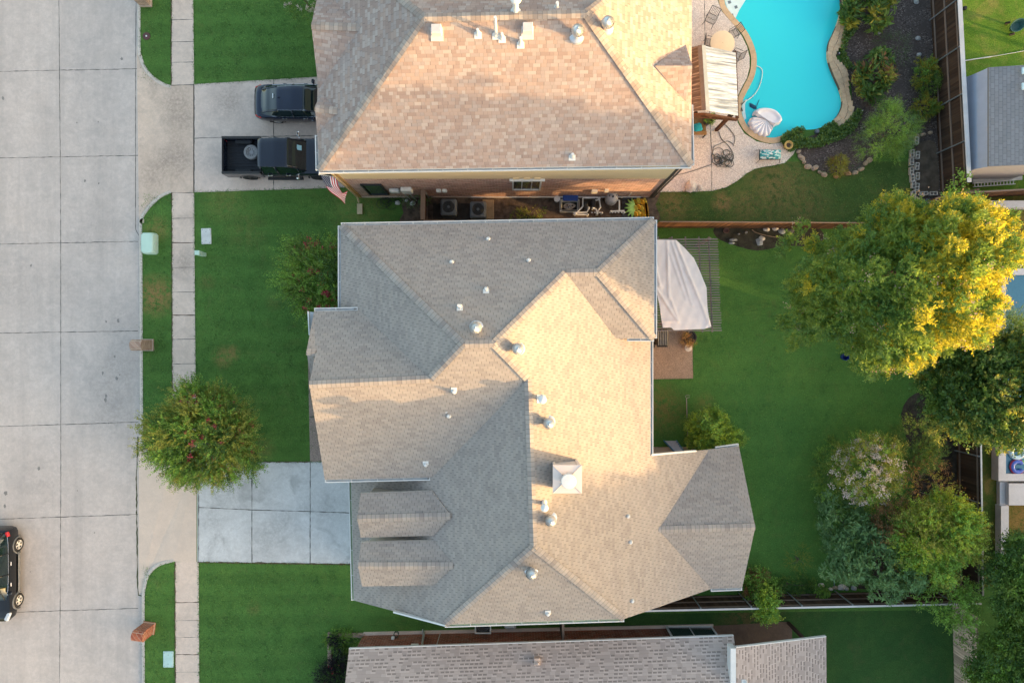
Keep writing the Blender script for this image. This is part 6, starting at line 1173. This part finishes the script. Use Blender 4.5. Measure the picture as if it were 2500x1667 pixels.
ring(2483,1102,.33,.12,plain('clear_ring', (.60,.74,.80), .3, .1),'translucent white swim ring on the blue water'); ring(2480,1060,.36,.11,plain('lilac_ring', (.62,.45,.60), .3, .1),'lilac swim ring half under the oak leaves'); ring(2484,1139,.28,.11,plain('blue_ring', (.10,.16,.55), .3, .1),'blue and red swim ring beside the white wall',(.6,5.7),plain('red_ring', (.40,.04,.08), .3, .1))
M_ = MB(); c = P(2498,1128,.5); M_.rbox((c.x,c.y,.5),(.25,.2,.16),.06); one(M_, 'swim_toy', plain('lime_vinyl', (.25,.6,.12), .3), 'lime green swim toy by the blue ring', 'swim toy')

# ---------------- main back garden ----------------
m_slat = woodmat('pergola_slats', (.30,.25,.22), along=(.06,1,1)); t = thing('pergola', 'weathered slatted pergola attached to the rear eave', 'pergola', (9.7, 3.2, 0)); zp = 2.7
yt, yb_ = 585, 807
for i in range(37):
    f = i/36; y = yt+(yb_-yt)*f; a, b = P(1592+f*6, y, zp), P(1752+f*8.5+random.uniform(-1.5,1.5), y-.5+random.uniform(-.4,.4), zp); M_ = MB(); beam(M_, a, b, .05, .11); M_.build('slat', m_slat, t)
for xa, xb in ((1607,1617),(1640,1650),(1673,1682),(1706,1715),(1730,1739)): M_ = MB(); beam(M_, P(xa,578,zp-.13), P(xb,811,zp-.13), .05,.14); M_.build('beam', m_slat, t)
for x, y in ((1700,600),(1703,790),(1612,600),(1612,790)): p = P(x,y,0); MB().bb(p.x-.07,p.x+.07,p.y-.07,p.y+.07,0,zp-.2).build('post', m_slat, t)
cl = [(1586,585),(1651,586),(1672,606),(1694,630),(1708,660),(1725,702),(1727,749),(1731,774),(1737,797),(1720,803),(1645,806),(1638,799),(1618,800),(1614,775),(1610,744),(1604,718),(1599,706),(1586,700)]
M_ = MB(); pts = G(cl, zp); tri = []; xs = np.linspace(1586,1738,56); yv = np.linspace(585,806,78); idx = {}
folds = [((1629,590),(1633,730),.09),((1640,590),(1690,745),.10),((1633,610),(1675,730),.06),((1650,592),(1735,800),.12),((1598,640),(1612,700),.09),((1603,705),(1655,785),.10),((1634,720),(1660,790),.06),((1662,640),(1690,690),.05),((1722,800),(1733,778),.05),((1612,782),(1655,785),.06),((1600,695),(1615,700),.08)]
def inside(x, y):
    r = False
    for (x0_, y0_), (x1_, y1_) in zip(cl, cl[1:]+cl[:1]):
        if (y0_ > y) != (y1_ > y) and x < (x1_-x0_)*(y-y0_)/(y1_-y0_)+x0_: r = not r
    return r
def nearest_in(x, y):
    if inside(x, y): return x, y
    best = None
    for (x0_, y0_), (x1_, y1_) in zip(cl, cl[1:]+cl[:1]):
        dx, dy = x1_-x0_, y1_-y0_; u = max(0, min(1, ((x-x0_)*dx+(y-y0_)*dy)/(dx*dx+dy*dy))); q = (x0_+u*dx, y0_+u*dy); d = (q[0]-x)**2+(q[1]-y)**2
        if best is None or d < best[0]: best = (d, q)
    return best[1]
def clz(x, y):
    z = zp+.075
    for (ax, ay), (bx, by), h in folds:
        dx, dy = bx-ax, by-ay; u = max(0, min(1, ((x-ax)*dx+(y-ay)*dy)/(dx*dx+dy*dy))); d = math.hypot(ax+u*dx-x, ay+u*dy-y); z += h*math.exp(-(d/2.6)**2)*(.45+.55*math.sin(math.pi*min(1,max(0,u*.9+.1))))
    return z + .008*math.sin(y*1.02) + .008*math.sin(x*.25+y*.1)
for i, x in enumerate(xs):
    for j, y in enumerate(yv):
        q = nearest_in(x, y)
        if inside(x, y) or (q[0]-x)**2+(q[1]-y)**2 < 14: idx[i, j] = len(M_.v); M_.v.append(tuple(P(q[0], q[1], clz(*q))))
for i in range(len(xs)-1):
    for j in range(len(yv)-1):
        k = [(i,j),(i,j+1),(i+1,j+1),(i+1,j)]
        if all(a in idx for a in k): M_.f.append(tuple(idx[a] for a in k)); M_.m.append(0)
one(M_, 'shade_cloth', plain('beige_canvas', (.86,.74,.68), .9, .05, 3), 'creased beige cloth thrown over the slatted pergola', 'cloth', smooth=True)
c = P(1617,824,.9); t = thing('barbecue', 'black barbecue with ribbed lid on the brown patio', 'barbecue', (c.x,c.y,.016)); M_ = MB(); M_.rbox((c.x,c.y,.85),(.62,.88,.28),.08); M_.build('lid', plain('black_enamel', (.02,.021,.024), .35), t)
for i in range(6): MB().rbox((c.x-.22+i*.088,c.y,.998),(.03,.80,.02),.008).build('rib', plain('grey_rib', (.24,.25,.26), .4), t) if i == 0 else None
M_ = MB()
for i in range(5): M_.rbox((c.x-.13+i*.088,c.y,.998),(.03,.80,.02),.008)
M_.build('ribs', plain('grey_rib_set', (.22,.23,.24), .4), t); M_ = MB(); M_.rbox((c.x,c.y,.35),(.55,.75,.7),.04); M_.rbox((c.x+.02,c.y-.46,.78),(.6,.08,.05),.02); M_.build('cabinet', m_blackp, t)
c = P(1594,842); M_ = MB(); M_.lathe((c.x,c.y,.16),[(.10,-.04),(.15,-.04),(.15,.04),(.10,.04)],16,0,'x'); M_.build('wheel', m_tyre, t)
pot(1684,824,.38,.5, plain('black_planter', (.022,.021,.02), .5), 'round black planter on the patio corner', (.05,.04,.03), name='planter')
shrub('dried_plant', 'straw-coloured dried plant in the black planter', 1680, 830, 1.2, (.30,.28,.14), 16, 9, .10, [leafmat('straw', (.24,.17,.07)), g7], [.7,.3], 83, spray=.25, nl=5, cr=.1, wid=.2)
c = P(1681,849,.4); M_ = MB(); M_.lathe((c.x,c.y,.016),[(.13,0),(.10,.12),(.17,.3),(.20,.36),(.17,.38),(.13,.36),(.10,.40),(.05,.40),(.04,.44),(.001,.45)],20); one(M_, 'garden_urn', m_wst, 'white fluted garden urn next to the planter', 'urn', smooth=True, auto=35)
M_ = MB(); M_.tube([P(1676,973,.06), P(1679,1072,.10)], .025, 8); M_.tube([P(1684,965,.06),P(1675,965,.06),P(1673,968.5,.06),P(1676,971.5,.06),P(1684,969.5,.06)], .014, 6); one(M_, 'hook_pole', plain('grey_wood_pole', (.33,.29,.26), .7, .2), 'long thin hooked pole lying in patchy grass', 'pole')
t = thing('step_ladder', 'blue step ladder leaning under the low eave', 'ladder', P(1640,1090,0)); a0, a1_, b0, b1_ = P(1621,1076,.05), P(1651,1076,.05), P(1650,1106,1.9), P(1672,1106,1.9); m_lad = plain('blue_fibreglass', (.03,.15,.27), .45, .1)
for s_, e_ in ((a0,b0),(a1_,b1_)): M_ = MB(); beam(M_, s_, e_, .06,.09); M_.build('rail', m_lad, t)
for i in range(6): f = .08+i*.17; M_ = MB(); beam(M_, a0.lerp(b0,f), a1_.lerp(b1_,f), .12,.03); M_.build('step', plain('pale_step', (.45,.44,.46), .5), t)
M_ = MB(); M_.rbox((P(1624,1094).x,P(1624,1094).y,.06),(.5,.12,.1),.02); one(M_, 'brick_row', m_brickR, 'short row of pink bricks by the blue ladder', 'bricks')
t = stone(1789,586,.42,.16,.16,m_gst,'long pale block at the garden corner beyond the pergola',60); stone(1786,594,.32,.14,.12,m_gst,'shorter pale block beside the long one',61)
stone(1854,591,.34,.42,.12,m_gst,'flat pale slab overlapping a smaller slab',62,rz=.4); stone(1860,582,.32,.24,.10,m_wst,'small pinkish slab tucked behind the flat slab',63,rz=-.5)
for i, (px, py, w, d, mt, lb) in enumerate(((1870,561,.34,.22,m_wst,'pinkish rock nearest the thin branch end'),(1892,559,.36,.22,m_wst,'pale rock second along the red-brown fence'),(1908,565,.38,.30,m_gst,'largest pale rock along the red-brown fence'),(1930,563,.42,.30,plain('dark_rock', (.16,.14,.12), .9, .25, 6),'dark brownish rock along the red-brown fence'),(1821,568,.12,.12,m_wst,'tiny white pebble in the fence bed'),(1803,572,.08,.08,m_wst,'tiniest pale pebble in the fence bed'))): stone(px,py,w,d,.2,mt,lb,70+i)
c = P(1771,564); M_ = MB(); M_.lathe((c.x,c.y,0),[(.12,0),(.15,.2),(.135,.2),(.11,.05),(.001,.04)],20); one(M_, 'clay_pot', plain('terracotta', (.24,.13,.10), .8), 'empty terracotta pot near the red-brown fence', 'plant pot', smooth=True, auto=40)
M_ = MB(); M_.tube([P(x,y,.06) for x,y in ((1836,561),(1843,567),(1858,572),(1880,577),(1918,583))], .028, 7, 0, .018); one(M_, 'fallen_branch', plain('branch_bark', (.24,.17,.12), .9, .3, 10), 'long fallen branch curving through the fence bed', 'branch')
c = P(2065,871,.3); M_ = MB(); M_.lathe((c.x,c.y,0),[(.15,0),(.20,.32),(.18,.32),(.14,.05),(.001,.04)],20); one(M_, 'blue_bucket', plain('royal_blue', (.01,.03,.22), .4), 'royal blue bucket under the feathery tree', 'bucket', smooth=True, auto=40)
for i, (px, py, w, d, lb) in enumerate(((1882,1437,.32,.3,'round white rock beneath the rambling vine'),(2003,1428,.34,.28,'squarish white rock in the weeds'),(2027,1436,.22,.14,'small flat white rock west of the tan one'),(2054,1431,.42,.34,'biggest white rock by the dark fence'),(2083,1434,.30,.24,'grey rock at the eastern end of the row'),(2065,1435,.24,.2,'rounded grey rock against the biggest white rock'))): stone(px,py,w,d,.22,m_wst if i < 4 else m_gst,lb,80+i)
stone(2038,1433,.30,.18,.14,m_est,'tan flat rock between white ones',90)
for i, (a, b, lb) in enumerate((((2044,1370),(2059,1399),'pale bent stick on the dark lawn'),((2040,1404),(2069,1410),'tan stick with a knotted end'),((2031,1406),(2037,1430),'thin blue-grey stick leaning to the rocks'))): M_ = MB(); A_, B_ = P(*a,.05), P(*b,.05); M_.tube([A_, A_.lerp(B_,.5)+Vector((.04,.03,.03)), B_], .025, 6, 0, .018); M_.ball(A_, .045, 8); one(M_, 'stick', (plain('pale_stick', (.42,.38,.33), .8), plain('tan_stick', (.33,.23,.16), .8), plain('blue_stick', (.14,.20,.25), .7))[i], lb, 'stick')
# paver border by the red brick house
pv = MB(); pv.rbox((0,0,.07),(.36,.24,.16),.04); m_pv = NT('pink_paver'); oi = m_pv.n('ObjectInfo').outputs['Random']; m_pv = m_pv.fin(m_pv.mix(m_pv.noise(m_pv.co(), 9, 4), m_pv.mix(oi, (.36,.25,.19), (.46,.36,.29)), (.26,.18,.14)), .9)
p0 = one(pv, 'paver', m_pv, 'pinkish paver in the border of the purple shrub bed', 'paver', 'pavers edging the purple shrub bed', loc=(0,0,0))
ps = [(819+i*15.6,1548.5,0) for i in range(5)]+[(806.5,1549+i*17,1.57) for i in range(5)]+[(898-14,1549,0)]
for i, (px, py, r_) in enumerate(ps): o = p0 if i == 0 else dup(p0,(0,0,0)); c = P(px,py); o.location = (c.x,c.y,0); o.rotation_euler = (0,0,r_)
c = P(964,1541); M_ = MB(); M_.tube([(c.x-.1,c.y-.25,0),(c.x-.1,c.y-.25,.7)],.02,6); M_.rbox((c.x,c.y-.1,.6),(.16,.2,.14),.03,0,1); M_.tube([(c.x+.15+.12*math.cos(a),c.y+.05+.14*math.sin(a),.35+.02*a) for a in np.linspace(0,12,30)],.02,5); one(M_, 'hose_reel', [plain('dark_green_hose', (.015,.05,.035), .5), m_white], 'dark green hose reel at the red brick wall', 'hose reel')
M_ = MB(); M_.tube([P(1030,1549,.05), P(1032,1536,.35)], .02, 6); one(M_, 'white_peg', m_white, 'thin white peg by the red brick wall', 'peg')
# ---------------- unseen houses and trees added to the east to throw the long morning shade ----------------
def added_shade_house(cx, cy, lx, ly, ze, zr, label):
    t = thing('house', label, 'house', (cx,cy,0)); MB().bb(cx-lx/2+.4,cx+lx/2-.4,cy-ly/2+.4,cy+ly/2-.4,-.4,ze).build('wall', m_brickT, t); x0,x1,y0,y1 = cx-lx/2,cx+lx/2,cy-ly/2,cy+ly/2; hh = lx/2
    A,B = Vector((cx,y0+hh*.8,zr)), Vector((cx,y1-hh*.8,zr)); q = [Vector((x0,y0,ze)),Vector((x1,y0,ze)),Vector((x1,y1,ze)),Vector((x0,y1,ze))]
    make_roof(t, [[q[0],q[1],A],[q[1],q[2],B,A],[q[2],q[3],B],[q[3],q[0],A,B]], [(A,B)], m_roofN, m_capN)
    for k in range(3): window(t, (x0+.39, y0+ly*(.25+.25*k), 4.2), 'y', 1.2, 1.3, -1)
LAYOUT = [(52,22,12,18,5.6,8.7),(52,-2,12,17,2.9,6.0),(52,-24,12,17,5.6,9.6),(52,46,12,17,5.6,8.8),(52,-46,12,17,5.6,9.6)]
for i, a in enumerate(LAYOUT): added_shade_house(*a, ('added shade-casting two-storey house straight beyond the shed garden','added shade-casting low house beyond the white-walled pool','added shade-casting taller house beyond the bleached fence','added shade-casting two-storey house at the far north-east','added shade-casting taller house at the far south-east')[i])
ft = tree('added_shade_tree', 'added broad shade tree between the far eastern houses', 'tree', (46,10,0), (46,10,4.8), (3.6,3.8,3.2), 270, .75, 18, .5, [g1,g2], [.6,.4], .6, 7, .5, seed=91, r=.2)
for i, (x, y, s) in enumerate(((47,-18,1.0),(45,-46,1.6),(47,34,1.0),(42,-31,1.8),(40,-39,1.75),(48,1.8,1.0),(47,-38,1.75),(46,-26.5,1.6),(37,-28,1.5),(41,-25.3,1.6))):
    dup(ft, (x,y,0), ('added shade tree beyond the white-walled pool, between two houses','added large shade tree far to the south-east','added shade tree at the far north-east gap','added tall shade tree behind the ash trees','added outermost tall shade tree at the south-east','added small shade tree north of the low pool house','added tall shade tree deep in the south-east group','added tall shade tree beside the taller house','added nearest shade tree behind the ash trees','added tall shade tree due east of the black corner fence')[i], i*1.3, s)
